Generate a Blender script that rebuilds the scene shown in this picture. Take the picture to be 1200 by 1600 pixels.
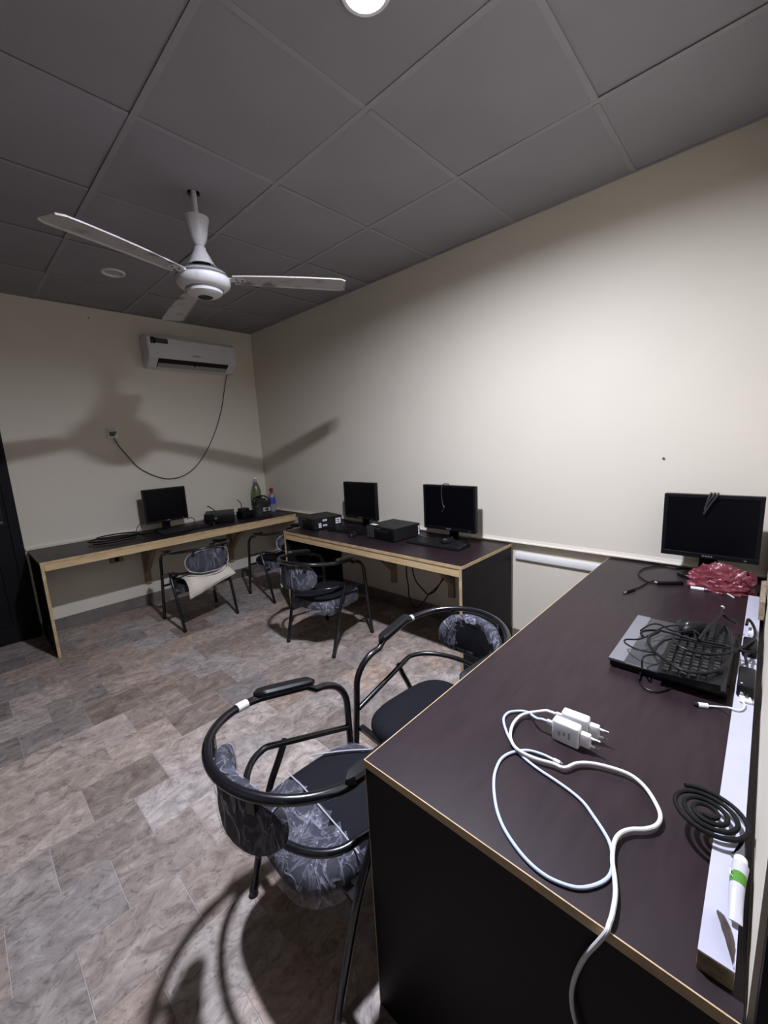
import bpy, bmesh, math, random
from mathutils import Vector, Matrix, Euler, noise
V = Vector
PI = math.pi
for o in list(bpy.data.objects):
    bpy.data.objects.remove(o, do_unlink=True)
S = bpy.context.scene
COL = S.collection

# ------------------------------------------------------------------ camera
F_PX = 638.757
YAW, PITCH, ROLL = math.radians(46.50368), math.radians(9.84202), math.radians(-2.88156)
CAM = V((0, 0, 1.425))
_f = V((math.sin(YAW) * math.cos(PITCH), math.cos(YAW) * math.cos(PITCH), -math.sin(PITCH)))
_r0 = V((math.cos(YAW), -math.sin(YAW), 0))
_u0 = _r0.cross(_f)
_r = _r0 * math.cos(ROLL) + _u0 * math.sin(ROLL)
_u = -_r0 * math.sin(ROLL) + _u0 * math.cos(ROLL)
cd = bpy.data.cameras.new('camera')
cam = bpy.data.objects.new('camera', cd)
COL.objects.link(cam)
cd.sensor_fit = 'HORIZONTAL'
cd.sensor_width = 36
cd.lens = F_PX / 1200 * 36
cd.clip_start = 0.01
cam.matrix_world = Matrix(((_r.x, _u.x, -_f.x, CAM.x), (_r.y, _u.y, -_f.y, CAM.y), (_r.z, _u.z, -_f.z, CAM.z), (0, 0, 0, 1)))
S.camera = cam

# ------------------------------------------------------------------ world + exposure
S.view_settings.view_transform = 'Standard'
S.view_settings.look = 'None'
S.view_settings.exposure = 0.06
S.view_settings.gamma = 1.0
S.view_settings.use_curve_mapping = False
w = bpy.data.worlds.new('world')
S.world = w
w.use_nodes = True
w.node_tree.nodes['Background'].inputs[0].default_value = (0.6, 0.62, 0.75, 1)
w.node_tree.nodes['Background'].inputs[1].default_value = 0.004
LED_STRENGTH = 2950.0
LED_COLOR = (0.86, 0.89, 1.06)

# ------------------------------------------------------------------ pixel -> place helpers (1200x1600 frame)
def ray(u, v):
    return _r * ((u - 600) / F_PX) - _u * ((v - 800) / F_PX) + _f
def pz(u, v, z):
    d = ray(u, v); return CAM + d * ((z - CAM.z) / d.z)
def pX(u, v, x):
    d = ray(u, v); return CAM + d * ((x - CAM.x) / d.x)
def pY(u, v, y):
    d = ray(u, v); return CAM + d * ((y - CAM.y) / d.y)

XR, XL, YF, YN, ZC = 2.489, -0.546, 4.2275, -0.035, 2.636
ZT = 0.7125      # desk top height
rnd = random.Random(7)

# ------------------------------------------------------------------ materials
MATS = {}
def mat(name, col, rough=0.5, metal=0.0, var=0.0, scale=8.0, bump=0.0, bscale=60.0, spec=0.5, alpha=1.0,
        stretch=None, coat=0.0, col2=None, emit=0.0, trans=0.0, detail=4.0, contrast=None, rnd_var=0.0):
    if name in MATS: return MATS[name]
    m = bpy.data.materials.new(name); m.use_nodes = True
    nt = m.node_tree; N = nt.nodes; L = nt.links
    b = N['Principled BSDF']
    b.inputs['Base Color'].default_value = (*col, 1)
    b.inputs['Roughness'].default_value = rough
    b.inputs['Metallic'].default_value = metal
    b.inputs['Specular IOR Level'].default_value = spec
    b.inputs['Alpha'].default_value = alpha
    b.inputs['Coat Weight'].default_value = coat
    b.inputs['Transmission Weight'].default_value = trans
    tc = N.new('ShaderNodeTexCoord'); mp = N.new('ShaderNodeMapping')
    L.new(tc.outputs['Object'], mp.inputs['Vector'])
    if stretch: mp.inputs['Scale'].default_value = stretch
    if var or col2:
        n = N.new('ShaderNodeTexNoise'); n.inputs['Scale'].default_value = scale; n.inputs['Detail'].default_value = detail
        L.new(mp.outputs['Vector'], n.inputs['Vector'])
        r = N.new('ShaderNodeValToRGB')
        lo, hi = contrast or (0.3, 0.7)
        r.color_ramp.elements[0].position = lo; r.color_ramp.elements[1].position = hi
        c2 = col2 or tuple(min(1, c * (1 + var)) for c in col)
        c1 = col if col2 else tuple(c * (1 - var) for c in col)
        r.color_ramp.elements[0].color = (*c1, 1); r.color_ramp.elements[1].color = (*c2, 1)
        L.new(n.outputs['Fac'], r.inputs['Fac'])
        out = r.outputs['Color']
        if rnd_var:
            oi = N.new('ShaderNodeObjectInfo'); mr = N.new('ShaderNodeMapRange')
            mr.inputs['To Min'].default_value = 1 - rnd_var; mr.inputs['To Max'].default_value = 1 + rnd_var
            L.new(oi.outputs['Random'], mr.inputs['Value'])
            hs = N.new('ShaderNodeHueSaturation'); L.new(out, hs.inputs['Color']); L.new(mr.outputs['Result'], hs.inputs['Value'])
            out = hs.outputs['Color']
        L.new(out, b.inputs['Base Color'])
    if bump:
        n2 = N.new('ShaderNodeTexNoise'); n2.inputs['Scale'].default_value = bscale; n2.inputs['Detail'].default_value = 5
        L.new(mp.outputs['Vector'], n2.inputs['Vector'])
        bp = N.new('ShaderNodeBump'); bp.inputs['Strength'].default_value = bump; bp.inputs['Distance'].default_value = 0.01
        L.new(n2.outputs['Fac'], bp.inputs['Height']); L.new(bp.outputs['Normal'], b.inputs['Normal'])
    if emit:
        b.inputs['Emission Color'].default_value = (*col, 1); b.inputs['Emission Strength'].default_value = emit
    MATS[name] = m
    return m

M_WALL = mat('cream_paint', (0.72, 0.67, 0.555), 0.65, var=0.03, scale=1.3, bump=0.05, bscale=40)
M_WHITE_TRIM = mat('white_trim', (0.78, 0.77, 0.74), 0.5, var=0.05, scale=4, bump=0.05)
M_CEIL = mat('ceiling_board', (0.295, 0.282, 0.300), 0.9, var=0.06, scale=2.2, bump=0.15, bscale=180, rnd_var=0.05)
M_TBAR = mat('ceiling_bar', (0.31, 0.30, 0.315), 0.6, var=0.08, scale=6)
M_PLENUM = mat('dark_void', (0.03, 0.03, 0.03), 0.9)
M_SKIRT = mat('skirting_stone', (0.17, 0.145, 0.13), 0.5, var=0.25, scale=7, bump=0.1)
M_GROUT = mat('grout', (0.42, 0.385, 0.365), 0.9)
M_DOOR = mat('black_door_wood', (0.006, 0.005, 0.006), 0.6, var=0.2, scale=3, spec=0.2)
M_LAM = mat('dark_laminate', (0.015, 0.0085, 0.0105), 0.40, col2=(0.024, 0.0135, 0.0165), scale=9, stretch=(1, 6, 1), bump=0.03, bscale=120, detail=8, spec=0.28)
M_LAM_END = mat('dark_laminate_panel', (0.0085, 0.007, 0.0085), 0.5, var=0.15, scale=5, spec=0.12)
M_EDGE = mat('tan_edge_strip', (0.50, 0.36, 0.19), 0.6, var=0.25, scale=14, bump=0.1)
M_PINE = mat('pine_batten', (0.60, 0.44, 0.235), 0.65, col2=(0.46, 0.31, 0.15), scale=5, stretch=(1, 1, 9), bump=0.15, bscale=40, contrast=(0.45, 0.85))
M_BRKT = mat('weathered_wood', (0.32, 0.235, 0.15), 0.7, var=0.2, scale=9)
M_TUBE = mat('black_enamel', (0.006, 0.006, 0.008), 0.24, spec=0.55, coat=0.3)
M_FABRIC = mat('black_fabric', (0.0055, 0.006, 0.0095), 0.85, var=0.15, scale=70, bump=0.2, bscale=300, spec=0.25)
M_PAD = mat('black_rubber_pad', (0.006, 0.006, 0.007), 0.42, spec=0.35)
M_BLK = mat('black_plastic', (0.0045, 0.0045, 0.0055), 0.42, var=0.1, scale=30, spec=0.22)
M_BLK2 = mat('charcoal_plastic', (0.013, 0.013, 0.014), 0.5, var=0.1, scale=30, bump=0.05, spec=0.25)
M_SCREEN = mat('dark_screen', (0.002, 0.002, 0.0035), 0.25, spec=0.18)
M_KEY = mat('black_keys', (0.008, 0.008, 0.009), 0.35, spec=0.3)
M_GREY = mat('grey_metal', (0.16, 0.16, 0.165), 0.4, metal=0.4)
M_SILVER = mat('silver_plastic', (0.20, 0.205, 0.22), 0.35, metal=0.3, var=0.04)
M_CHROME = mat('chrome', (0.7, 0.7, 0.72), 0.2, metal=1.0)
M_WHITE = mat('white_plastic', (0.80, 0.80, 0.80), 0.35, var=0.03)
M_FAN = mat('white_enamel', (0.62, 0.61, 0.61), 0.3, col2=(0.45, 0.41, 0.38), scale=16, contrast=(0.66, 0.80))
M_BLADE = mat('dusty_blade', (0.44, 0.42, 0.41), 0.5, col2=(0.20, 0.175, 0.16), scale=11, contrast=(0.54, 0.66))
M_AC = mat('air_conditioner_white', (0.70, 0.69, 0.70), 0.4, var=0.03)
M_CORD = mat('brown_cord', (0.10, 0.08, 0.055), 0.6)
M_CABLE = mat('black_cable', (0.004, 0.004, 0.005), 0.45, spec=0.3)
M_WCABLE = mat('white_cable', (0.72, 0.72, 0.70), 0.45)
M_BCABLE = mat('pale_blue_cable', (0.50, 0.58, 0.74), 0.45)
M_STRIP = mat('white_laminate', (0.43, 0.43, 0.50), 0.55, var=0.05, scale=12)
M_PAPER = mat('white_paper', (0.75, 0.75, 0.74), 0.7)
M_INK = mat('grey_ink', (0.025, 0.025, 0.028), 0.7)
M_GREEN = mat('green_print', (0.06, 0.22, 0.02), 0.4)
M_GLASSG = mat('green_plastic_bottle', (0.17, 0.215, 0.085), 0.2, trans=0.25, spec=0.5)
M_BOTCLR = mat('clear_plastic_bottle', (0.55, 0.60, 0.68), 0.15, trans=0.55)
M_RED = mat('red_plastic', (0.30, 0.012, 0.03), 0.35)
M_BLUE = mat('blue_print', (0.06, 0.07, 0.36), 0.45)
M_BAGRED = mat('red_bag_film', (0.20, 0.040, 0.052), 0.25, var=0.2, scale=10, bump=0.6, bscale=45)
M_CUSH = mat('beige_cushion', (0.62, 0.57, 0.48), 0.85, var=0.06, scale=6, bump=0.15, bscale=50)
M_COIL = mat('black_incense', (0.004, 0.0045, 0.004), 0.7, spec=0.2, bump=0.2, bscale=80)
M_CHIP = mat('chipboard', (0.20, 0.15, 0.09), 0.85, col2=(0.36, 0.29, 0.19), scale=70, bump=0.4, bscale=90)
M_FOIL = mat('foil_wrapper', (0.10, 0.06, 0.05), 0.3, metal=0.3, col2=(0.30, 0.25, 0.25), scale=25)
M_CLOTH = mat('dark_mesh_cloth', (0.006, 0.0065, 0.0065), 0.8, col2=(0.055, 0.058, 0.055), scale=22, contrast=(0.45, 0.75), bump=0.3, bscale=60)
M_CONC = mat('room_shell_outside', (0.3, 0.3, 0.3), 0.9)

def film_mat():
    m = bpy.data.materials.new('clear_plastic_film'); m.use_nodes = True
    nt = m.node_tree; N = nt.nodes; L = nt.links; b = N['Principled BSDF']
    b.inputs['Base Color'].default_value = (0.55, 0.56, 0.68, 1); b.inputs['Roughness'].default_value = 0.13
    b.inputs['Specular IOR Level'].default_value = 0.8
    tc = N.new('ShaderNodeTexCoord'); mp = N.new('ShaderNodeMapping'); mp.inputs['Scale'].default_value = (1, 1, 0.3)
    L.new(tc.outputs['Object'], mp.inputs['Vector'])
    def ridge(scale, dist, width, seed):
        mp2 = N.new('ShaderNodeMapping'); mp2.inputs['Location'].default_value = (seed, seed * 1.7, 0); L.new(mp.outputs['Vector'], mp2.inputs['Vector'])
        n = N.new('ShaderNodeTexNoise'); n.inputs['Scale'].default_value = scale; n.inputs['Detail'].default_value = 3; n.inputs['Distortion'].default_value = dist
        L.new(mp2.outputs['Vector'], n.inputs['Vector'])
        s1 = N.new('ShaderNodeMath'); s1.operation = 'SUBTRACT'; s1.inputs[1].default_value = 0.5; L.new(n.outputs['Fac'], s1.inputs[0])
        s2 = N.new('ShaderNodeMath'); s2.operation = 'ABSOLUTE'; L.new(s1.outputs[0], s2.inputs[0])
        r = N.new('ShaderNodeMapRange'); r.inputs['From Min'].default_value = 0.0; r.inputs['From Max'].default_value = width
        r.inputs['To Min'].default_value = 1.0; r.inputs['To Max'].default_value = 0.0; L.new(s2.outputs[0], r.inputs['Value'])
        return r.outputs['Result']
    r1 = ridge(9, 1.5, 0.035, 3.0); r2 = ridge(19, 0.8, 0.05, 8.0)
    mx = N.new('ShaderNodeMath'); mx.operation = 'MAXIMUM'; L.new(r1, mx.inputs[0])
    h2 = N.new('ShaderNodeMath'); h2.operation = 'MULTIPLY'; h2.inputs[1].default_value = 0.45; L.new(r2, h2.inputs[0]); L.new(h2.outputs[0], mx.inputs[1])
    al = N.new('ShaderNodeMapRange'); al.inputs['To Min'].default_value = 0.085; al.inputs['To Max'].default_value = 0.42
    L.new(mx.outputs[0], al.inputs['Value']); L.new(al.outputs['Result'], b.inputs['Alpha'])
    bp = N.new('ShaderNodeBump'); bp.inputs['Strength'].default_value = 0.8; bp.inputs['Distance'].default_value = 0.006
    L.new(mx.outputs[0], bp.inputs['Height']); L.new(bp.outputs['Normal'], b.inputs['Normal'])
    return m
M_FILM = film_mat()

def tile_mat():
    m = bpy.data.materials.new('stone_floor_tile'); m.use_nodes = True
    nt = m.node_tree; N = nt.nodes; L = nt.links; b = N['Principled BSDF']
    tc = N.new('ShaderNodeTexCoord'); oi = N.new('ShaderNodeObjectInfo')
    mul = N.new('ShaderNodeVectorMath'); mul.operation = 'SCALE'
    cmb = N.new('ShaderNodeCombineXYZ')
    for k in range(3): L.new(oi.outputs['Random'], cmb.inputs[k])
    mul.inputs['Scale'].default_value = 37.0; L.new(cmb.outputs[0], mul.inputs[0])
    add = N.new('ShaderNodeVectorMath'); L.new(tc.outputs['Object'], add.inputs[0]); L.new(mul.outputs[0], add.inputs[1])
    mp = N.new('ShaderNodeMapping'); mp.inputs['Scale'].default_value = (1, 1.35, 1); mp.inputs['Rotation'].default_value = (0, 0, 0.5)
    L.new(add.outputs[0], mp.inputs['Vector'])
    n = N.new('ShaderNodeTexNoise'); n.inputs['Scale'].default_value = 9; n.inputs['Detail'].default_value = 8; n.inputs['Roughness'].default_value = 0.62; n.inputs['Distortion'].default_value = 1.6
    L.new(mp.outputs[0], n.inputs['Vector'])
    r = N.new('ShaderNodeValToRGB'); e = r.color_ramp.elements
    e[0].position = 0.28; e[0].color = (0.165, 0.122, 0.099, 1)
    e[1].position = 0.74; e[1].color = (0.52, 0.44, 0.375, 1)
    x = e.new(0.44); x.color = (0.30, 0.24, 0.20, 1)
    x = e.new(0.55); x.color = (0.37, 0.303, 0.255, 1)
    L.new(n.outputs['Fac'], r.inputs['Fac'])
    n2 = N.new('ShaderNodeTexNoise'); n2.inputs['Scale'].default_value = 22; n2.inputs['Detail'].default_value = 7; n2.inputs['Distortion'].default_value = 2.5
    L.new(mp.outputs[0], n2.inputs['Vector'])
    r2 = N.new('ShaderNodeValToRGB'); r2.color_ramp.elements[0].position = 0.33; r2.color_ramp.elements[0].color = (0.55, 0.55, 0.55, 1)
    r2.color_ramp.elements[1].position = 0.46; r2.color_ramp.elements[1].color = (1, 1, 1, 1)
    L.new(n2.outputs['Fac'], r2.inputs['Fac'])
    mx = N.new('ShaderNodeMixRGB'); mx.blend_type = 'MULTIPLY'; mx.inputs['Fac'].default_value = 0.8
    L.new(r.outputs['Color'], mx.inputs['Color1']); L.new(r2.outputs['Color'], mx.inputs['Color2'])
    wn = N.new('ShaderNodeTexWhiteNoise'); wn.noise_dimensions = '1D'; L.new(oi.outputs['Random'], wn.inputs['W'])
    mr = N.new('ShaderNodeMapRange'); mr.inputs['To Min'].default_value = 0.68; mr.inputs['To Max'].default_value = 1.28
    L.new(oi.outputs['Random'], mr.inputs['Value'])
    mr2 = N.new('ShaderNodeMapRange'); mr2.inputs['To Min'].default_value = 0.55; mr2.inputs['To Max'].default_value = 1.25
    L.new(wn.outputs['Value'], mr2.inputs['Value'])
    hs = N.new('ShaderNodeHueSaturation'); L.new(mx.outputs['Color'], hs.inputs['Color']); L.new(mr.outputs[0], hs.inputs['Value']); L.new(mr2.outputs[0], hs.inputs['Saturation'])
    L.new(hs.outputs['Color'], b.inputs['Base Color'])
    rr = N.new('ShaderNodeMapRange'); rr.inputs['To Min'].default_value = 0.38; rr.inputs['To Max'].default_value = 0.6
    L.new(n2.outputs['Fac'], rr.inputs['Value']); L.new(rr.outputs[0], b.inputs['Roughness'])
    bp = N.new('ShaderNodeBump'); bp.inputs['Strength'].default_value = 0.25; bp.inputs['Distance'].default_value = 0.004
    L.new(n2.outputs['Fac'], bp.inputs['Height']); L.new(bp.outputs['Normal'], b.inputs['Normal'])
    b.inputs['Specular IOR Level'].default_value = 0.35
    return m
M_TILE = tile_mat()

# ------------------------------------------------------------------ mesh helpers
def new(): return bmesh.new()
def box(bm, lo, hi, bevel=0.0, seg=1, mx=None):
    g = bmesh.ops.create_cube(bm, size=1.0)['verts']
    lo, hi = V(lo), V(hi)
    c = (lo + hi) / 2; d = hi - lo
    for v in g: v.co = V((v.co.x * d.x + c.x, v.co.y * d.y + c.y, v.co.z * d.z + c.z))
    if bevel:
        es = list({e for v in g for e in v.link_edges})
        r = bmesh.ops.bevel(bm, geom=es, offset=bevel, segments=seg, affect='EDGES', profile=0.5)
        g = list({v for f in r['faces'] for v in f.verts} | {v for v in g if v.is_valid})
    if mx is not None:
        for v in g: v.co = mx @ v.co
    return g
def smooth_path(pts, n=6, closed=False):
    P = [V(p) for p in pts]; out = []
    N_ = len(P)
    rng = range(N_ if closed else N_ - 1)
    for i in rng:
        p1, p2 = P[i], P[(i + 1) % N_]
        p0 = P[i - 1] if (closed or i > 0) else p1 * 2 - p2
        p3 = P[(i + 2) % N_] if (closed or i < N_ - 2) else p2 * 2 - p1
        for k in range(n):
            t = k / n
            out.append(0.5 * ((2 * p1) + (p2 - p0) * t + (2 * p0 - 5 * p1 + 4 * p2 - p3) * t * t + (3 * p1 - p0 - 3 * p2 + p3) * t ** 3))
    if not closed: out.append(P[-1])
    return out
def tube(bm, pts, r, seg=10, cap=True, closed=False):
    P = [V(p) for p in pts]
    P = [p for i, p in enumerate(P) if i == 0 or (p - P[i - 1]).length > 1e-6]
    n = len(P)
    R_ = r if callable(r) else (lambda t: r)
    t0 = (P[1] - P[0]).normalized()
    a = t0.orthogonal().normalized()
    rings = []
    for i in range(n):
        if closed: t = (P[(i + 1) % n] - P[i - 1]).normalized()
        elif i == 0: t = t0
        elif i == n - 1: t = (P[-1] - P[-2]).normalized()
        else: t = (P[i + 1] - P[i - 1]).normalized()
        a = (a - t * a.dot(t)).normalized(); b = t.cross(a)
        rr = R_(i / (n - 1))
        rings.append([bm.verts.new(P[i] + (a * math.cos(2 * PI * k / seg) + b * math.sin(2 * PI * k / seg)) * rr) for k in range(seg)])
    for i in range(n - 1 + (1 if closed else 0)):
        A, B = rings[i], rings[(i + 1) % n]
        for k in range(seg):
            bm.faces.new((A[k], A[(k + 1) % seg], B[(k + 1) % seg], B[k]))
    if cap and not closed:
        bm.faces.new(rings[0][::-1]); bm.faces.new(rings[-1])
    return bm
def lathe(bm, prof, seg=32, c=(0, 0, 0), cap=True):
    c = V(c); rings = []
    for r, z in prof:
        rings.append([bm.verts.new(c + V((r * math.cos(2 * PI * k / seg), r * math.sin(2 * PI * k / seg), z))) for k in range(seg)])
    for A, B in zip(rings, rings[1:]):
        for k in range(seg): bm.faces.new((A[k], A[(k + 1) % seg], B[(k + 1) % seg], B[k]))
    if cap:
        bm.faces.new(rings[0][::-1]); bm.faces.new(rings[-1])
    return bm
def prism(bm, poly, axis, a, b):
    """extrude 2d polygon along axis from a to b; poly coords are the other two axes in order"""
    def mk(p, t):
        q = [0, 0, 0]; k = [i for i in range(3) if i != axis]
        q[axis] = t; q[k[0]] = p[0]; q[k[1]] = p[1]; return bm.verts.new(q)
    A = [mk(p, a) for p in poly]; B = [mk(p, b) for p in poly]
    bm.faces.new(A[::-1]); bm.faces.new(B)
    n = len(poly)
    for i in range(n): bm.faces.new((A[i], A[(i + 1) % n], B[(i + 1) % n], B[i]))
    return bm
def grid_surface(bm, fn, nu, nv, closed_u=False):
    G = [[bm.verts.new(fn(i / (nu if closed_u else nu - 1), j / (nv - 1))) for j in range(nv)] for i in range(nu)]
    for i in range(nu if closed_u else nu - 1):
        for j in range(nv - 1):
            bm.faces.new((G[i][j], G[(i + 1) % nu][j], G[(i + 1) % nu][j + 1], G[i][j + 1]))
    return G

WM = {}
def mesh_of(bm, name, m, smooth=True, angle=35):
    bmesh.ops.recalc_face_normals(bm, faces=bm.faces[:])
    me = bpy.data.meshes.new(name)
    if smooth:
        for f in bm.faces: f.smooth = True
        for e in bm.edges:
            if len(e.link_faces) == 2 and e.calc_face_angle(0) > math.radians(angle): e.smooth = False
    bm.to_mesh(me); bm.free()
    if m: me.materials.append(m)
    return me
def obj(name, bm, m, parent=None, world=False, smooth=True, loc=None, rot=None):
    if isinstance(bm, bpy.types.Mesh): me = bm
    else:
        if world and parent is not None:
            bmesh.ops.transform(bm, matrix=WM[parent.name].inverted(), verts=bm.verts[:])
        me = mesh_of(bm, name, m, smooth)
    o = bpy.data.objects.new(name, me); COL.objects.link(o)
    mx = Matrix.Identity(4)
    if loc is not None or rot is not None:
        o.location = loc or (0, 0, 0); o.rotation_euler = rot or (0, 0, 0)
        mx = Matrix.LocRotScale(V(loc or (0, 0, 0)), Euler(rot or (0, 0, 0)), None)
    if parent is not None: o.parent = parent
    WM[o.name] = (WM[parent.name] if parent is not None else Matrix.Identity(4)) @ mx
    return o
def thing(name, label, cat, loc=(0, 0, 0), rotz=0.0, group=None, rot=None, scale=None):
    o = bpy.data.objects.new(name, None); COL.objects.link(o); o.empty_display_size = 0.05
    o.location = loc; o.rotation_euler = rot or (0, 0, rotz)
    if scale: o.scale = scale
    WM[o.name] = Matrix.LocRotScale(V(loc), Euler(rot or (0, 0, rotz)), V(scale) if scale else None)
    o['label'] = label; o['category'] = cat
    if group: o['group'] = group
    return o
def tag(o, label, cat, group=None):
    o['label'] = label; o['category'] = cat
    if group: o['group'] = group
    return o
def struct(name, bm, m, parent=None, label=None):
    o = obj(name, bm, m, parent)
    if parent is None:
        o['kind'] = 'structure'
        if label: o['label'] = label
    return o
def centre(bm, P):
    bmesh.ops.translate(bm, vec=-V(P), verts=bm.verts[:]); return bm
def solo(name, bm, m, label, cat, group=None, at=None):
    """a thing of one mesh, origin at its base"""
    vs = [v.co for v in bm.verts]
    lo = V((min(v.x for v in vs), min(v.y for v in vs), min(v.z for v in vs))); hi = V((max(v.x for v in vs), max(v.y for v in vs), max(v.z for v in vs)))
    P = V(((lo.x + hi.x) / 2, (lo.y + hi.y) / 2, lo.z))
    centre(bm, P)
    return tag(obj(name, bm, m, loc=P), label, cat, group)

# ================================================================== STRUCTURE
ZTOP = ZC + 0.16
def wallbox(name, lo, hi, m=M_WALL, label=None):
    bm = new(); box(bm, lo, hi); return struct(name, bm, m, label=label)
XB = XR + 0.036      # the wall is set back below the ledge
bm = new(); prism(bm, [(XR, 0.722), (XR, ZTOP), (XR + 0.15, ZTOP), (XR + 0.15, -0.02), (XB, -0.02), (XB, 0.722)], 1, YN - 0.12, YF + 0.12)
struct('wall_right', bm, M_WALL, label='long cream painted wall behind the desks, set back below a ledge')
# far wall with the black door's opening
bm = new()
box(bm, (0.325, YF, -0.02), (XR, YF + 0.12, ZTOP)); box(bm, (XR, YF, -0.02), (XB, YF + 0.12, 0.722)); box(bm, (XL, YF, 2.06), (0.325, YF + 0.12, ZTOP)); box(bm, (XL, YF, -0.02), (-0.52, YF + 0.12, 2.06))
struct('wall_far', bm, M_WALL, label='cream painted end wall with air conditioner')
wallbox('wall_left', (XL - 0.12, YN - 0.12, -0.02), (XL, YF + 0.12, ZTOP), m=mat('dark_unseen_wall', (0.12, 0.10, 0.09), 0.6, var=0.2, scale=3), label='unseen wall opposite the long wall, made dark to cut bounce light')  # never in view; dark colour invented to limit light bounced from this side
bm = new()
box(bm, (0.56, YN - 0.12, -0.02), (XR, YN, ZTOP)); box(bm, (XR, YN - 0.12, -0.02), (XB, YN, 0.722)); box(bm, (XL, YN - 0.12, 2.1), (0.56, YN, ZTOP)); box(bm, (XL, YN - 0.12, -0.02), (-0.42, YN, 2.1))
struct('wall_front', bm, M_WALL, label='wall with the doorway beside the near desk')
# doorway jamb (dark frame) next to the near desk
bm = new()
box(bm, (0.535, YN - 0.16, 0), (0.56, YN - 0.006, 2.1)); box(bm, (-0.42, YN - 0.16, 0), (-0.395, YN - 0.006, 2.1)); box(bm, (-0.395, YN - 0.16, 2.075), (0.535, YN - 0.006, 2.1))
d2 = struct('door_2', bm, M_DOOR, label='dark wooden frame of the open doorway')
# black door in the far wall
bm = new(); box(bm, (-0.52, YF - 0.02, 0), (-0.46, YF + 0.06, 2.06)); box(bm, (0.265, YF - 0.02, 0), (0.325, YF + 0.06, 2.06)); box(bm, (-0.46, YF - 0.02, 2.0), (0.265, YF + 0.06, 2.06))
d1 = struct('door_1', bm, M_DOOR, label='black wooden door in the end wall')
bm = new(); box(bm, (-0.458, YF - 0.005, 0.005), (0.263, YF + 0.035, 1.998)); obj('door_leaf', bm, M_DOOR, d1)
for z0, z1 in ((0.15, 0.85), (1.2, 1.85)):
    for x0, x1 in ((-0.39, -0.13), (-0.07, 0.17)):
        bm = new(); box(bm, (x0, YF - 0.013, z0), (x1, YF - 0.004, z1), 0.006); obj('door_panel', bm, M_DOOR, d1)
bm = new(); tube(bm, smooth_path([(0.225, YF - 0.004, 1.10), (0.225, YF - 0.05, 1.10), (0.21, YF - 0.055, 1.10), (0.12, YF - 0.055, 1.10)], 4), 0.009, 8); box(bm, (0.205, YF - 0.014, 0.93), (0.245, YF - 0.004, 1.14), 0.004)
obj('door_handle', bm, M_BLK2, d1)
bm = new(); lathe(bm, [(0.008, 0), (0.010, 0.004), (0.007, 0.008)], 12); bmesh.ops.rotate(bm, matrix=Matrix.Rotation(PI / 2, 3, 'X'), verts=bm.verts[:]); bmesh.ops.translate(bm, vec=(0.225, YF - 0.014, 0.96), verts=bm.verts[:])
obj('keyhole', bm, M_CHROME, d1)

# floor and its tiles
bm = new(); box(bm, (XL - 0.12, YN - 1.2, -0.06), (XR + 0.15, YF + 0.12, -0.0016))
floor = struct('floor', bm, M_GROUT, label='floor of small brownish stone tiles in running bond')
TW, TH, JG = 0.2829, 0.2314, 0.0022
cache = {}
def floor_tile(x0, x1, y0, y1):
    w_, h_ = round(x1 - x0, 4), round(y1 - y0, 4)
    if w_ < 0.012 or h_ < 0.012: return
    k = (w_, h_)
    if k not in cache:
        b_ = new(); box(b_, (-w_ / 2, -h_ / 2, -0.0015), (w_ / 2, h_ / 2, 0.0), 0.0006); cache[k] = mesh_of(b_, 'floor_tile', M_TILE)
    obj('floor_tile', cache[k], None, floor, loc=((x0 + x1) / 2, (y0 + y1) / 2, rnd.uniform(-0.0004, 0.0)))
k0 = int((YN - 0.9075) / TH) - 1
for k in range(k0, 40):
    y0 = 0.9075 + TH * k
    if y0 > YF: break
    off = 0.04 + (0 if k % 2 else TW / 2)
    ya, yb = max(y0 + JG / 2, YN + 0.001), min(y0 + TH - JG / 2, YF - 0.011)
    if yb <= ya: continue
    for n in range(-4, 12):
        x0 = off + n * TW
        xa, xb = max(x0 + JG / 2, XL + 0.001), min(x0 + TW - JG / 2, XB - 0.011)
        if xb > xa: floor_tile(xa, xb, ya, yb)

# skirting
bm = new(); box(bm, (0.33, YF - 0.01, 0), (XR - 0.01, YF, 0.10), 0.002); struct('baseboard_far', bm, M_SKIRT)
bm = new(); box(bm, (XB - 0.01, YN, 0), (XB, YF - 0.0, 0.10), 0.002); struct('baseboard_right', bm, M_SKIRT)
# ledge of the thicker plaster and trunking on the right wall
bm = new(); prism(bm, [(XR, 0.722), (XR - 0.012, 0.722), (XR - 0.014, 0.725), (XR - 0.012, 0.731), (XR - 0.005, 0.735), (XR, 0.752)], 1, YN, YF)
struct('trim_1', bm, M_WALL, label='white plaster ledge running along the long wall')
bm = new(); prism(bm, [(XB, 0.605), (XB - 0.018, 0.607), (XB - 0.020, 0.612), (XB - 0.020, 0.645), (XB - 0.017, 0.650), (XB, 0.652)], 1, YN, 1.19)
struct('trim_2', bm, M_WHITE_TRIM, label='white trunking strip low on the long wall')
bm = new(); prism(bm, [(YF, 0.714), (YF - 0.018, 0.714), (YF - 0.018, 0.728), (YF - 0.008, 0.732), (YF, 0.745)], 0, 0.33, XR - 0.03)
struct('trim_3', bm, M_WALL, label='white plaster ledge along the end wall')

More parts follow.
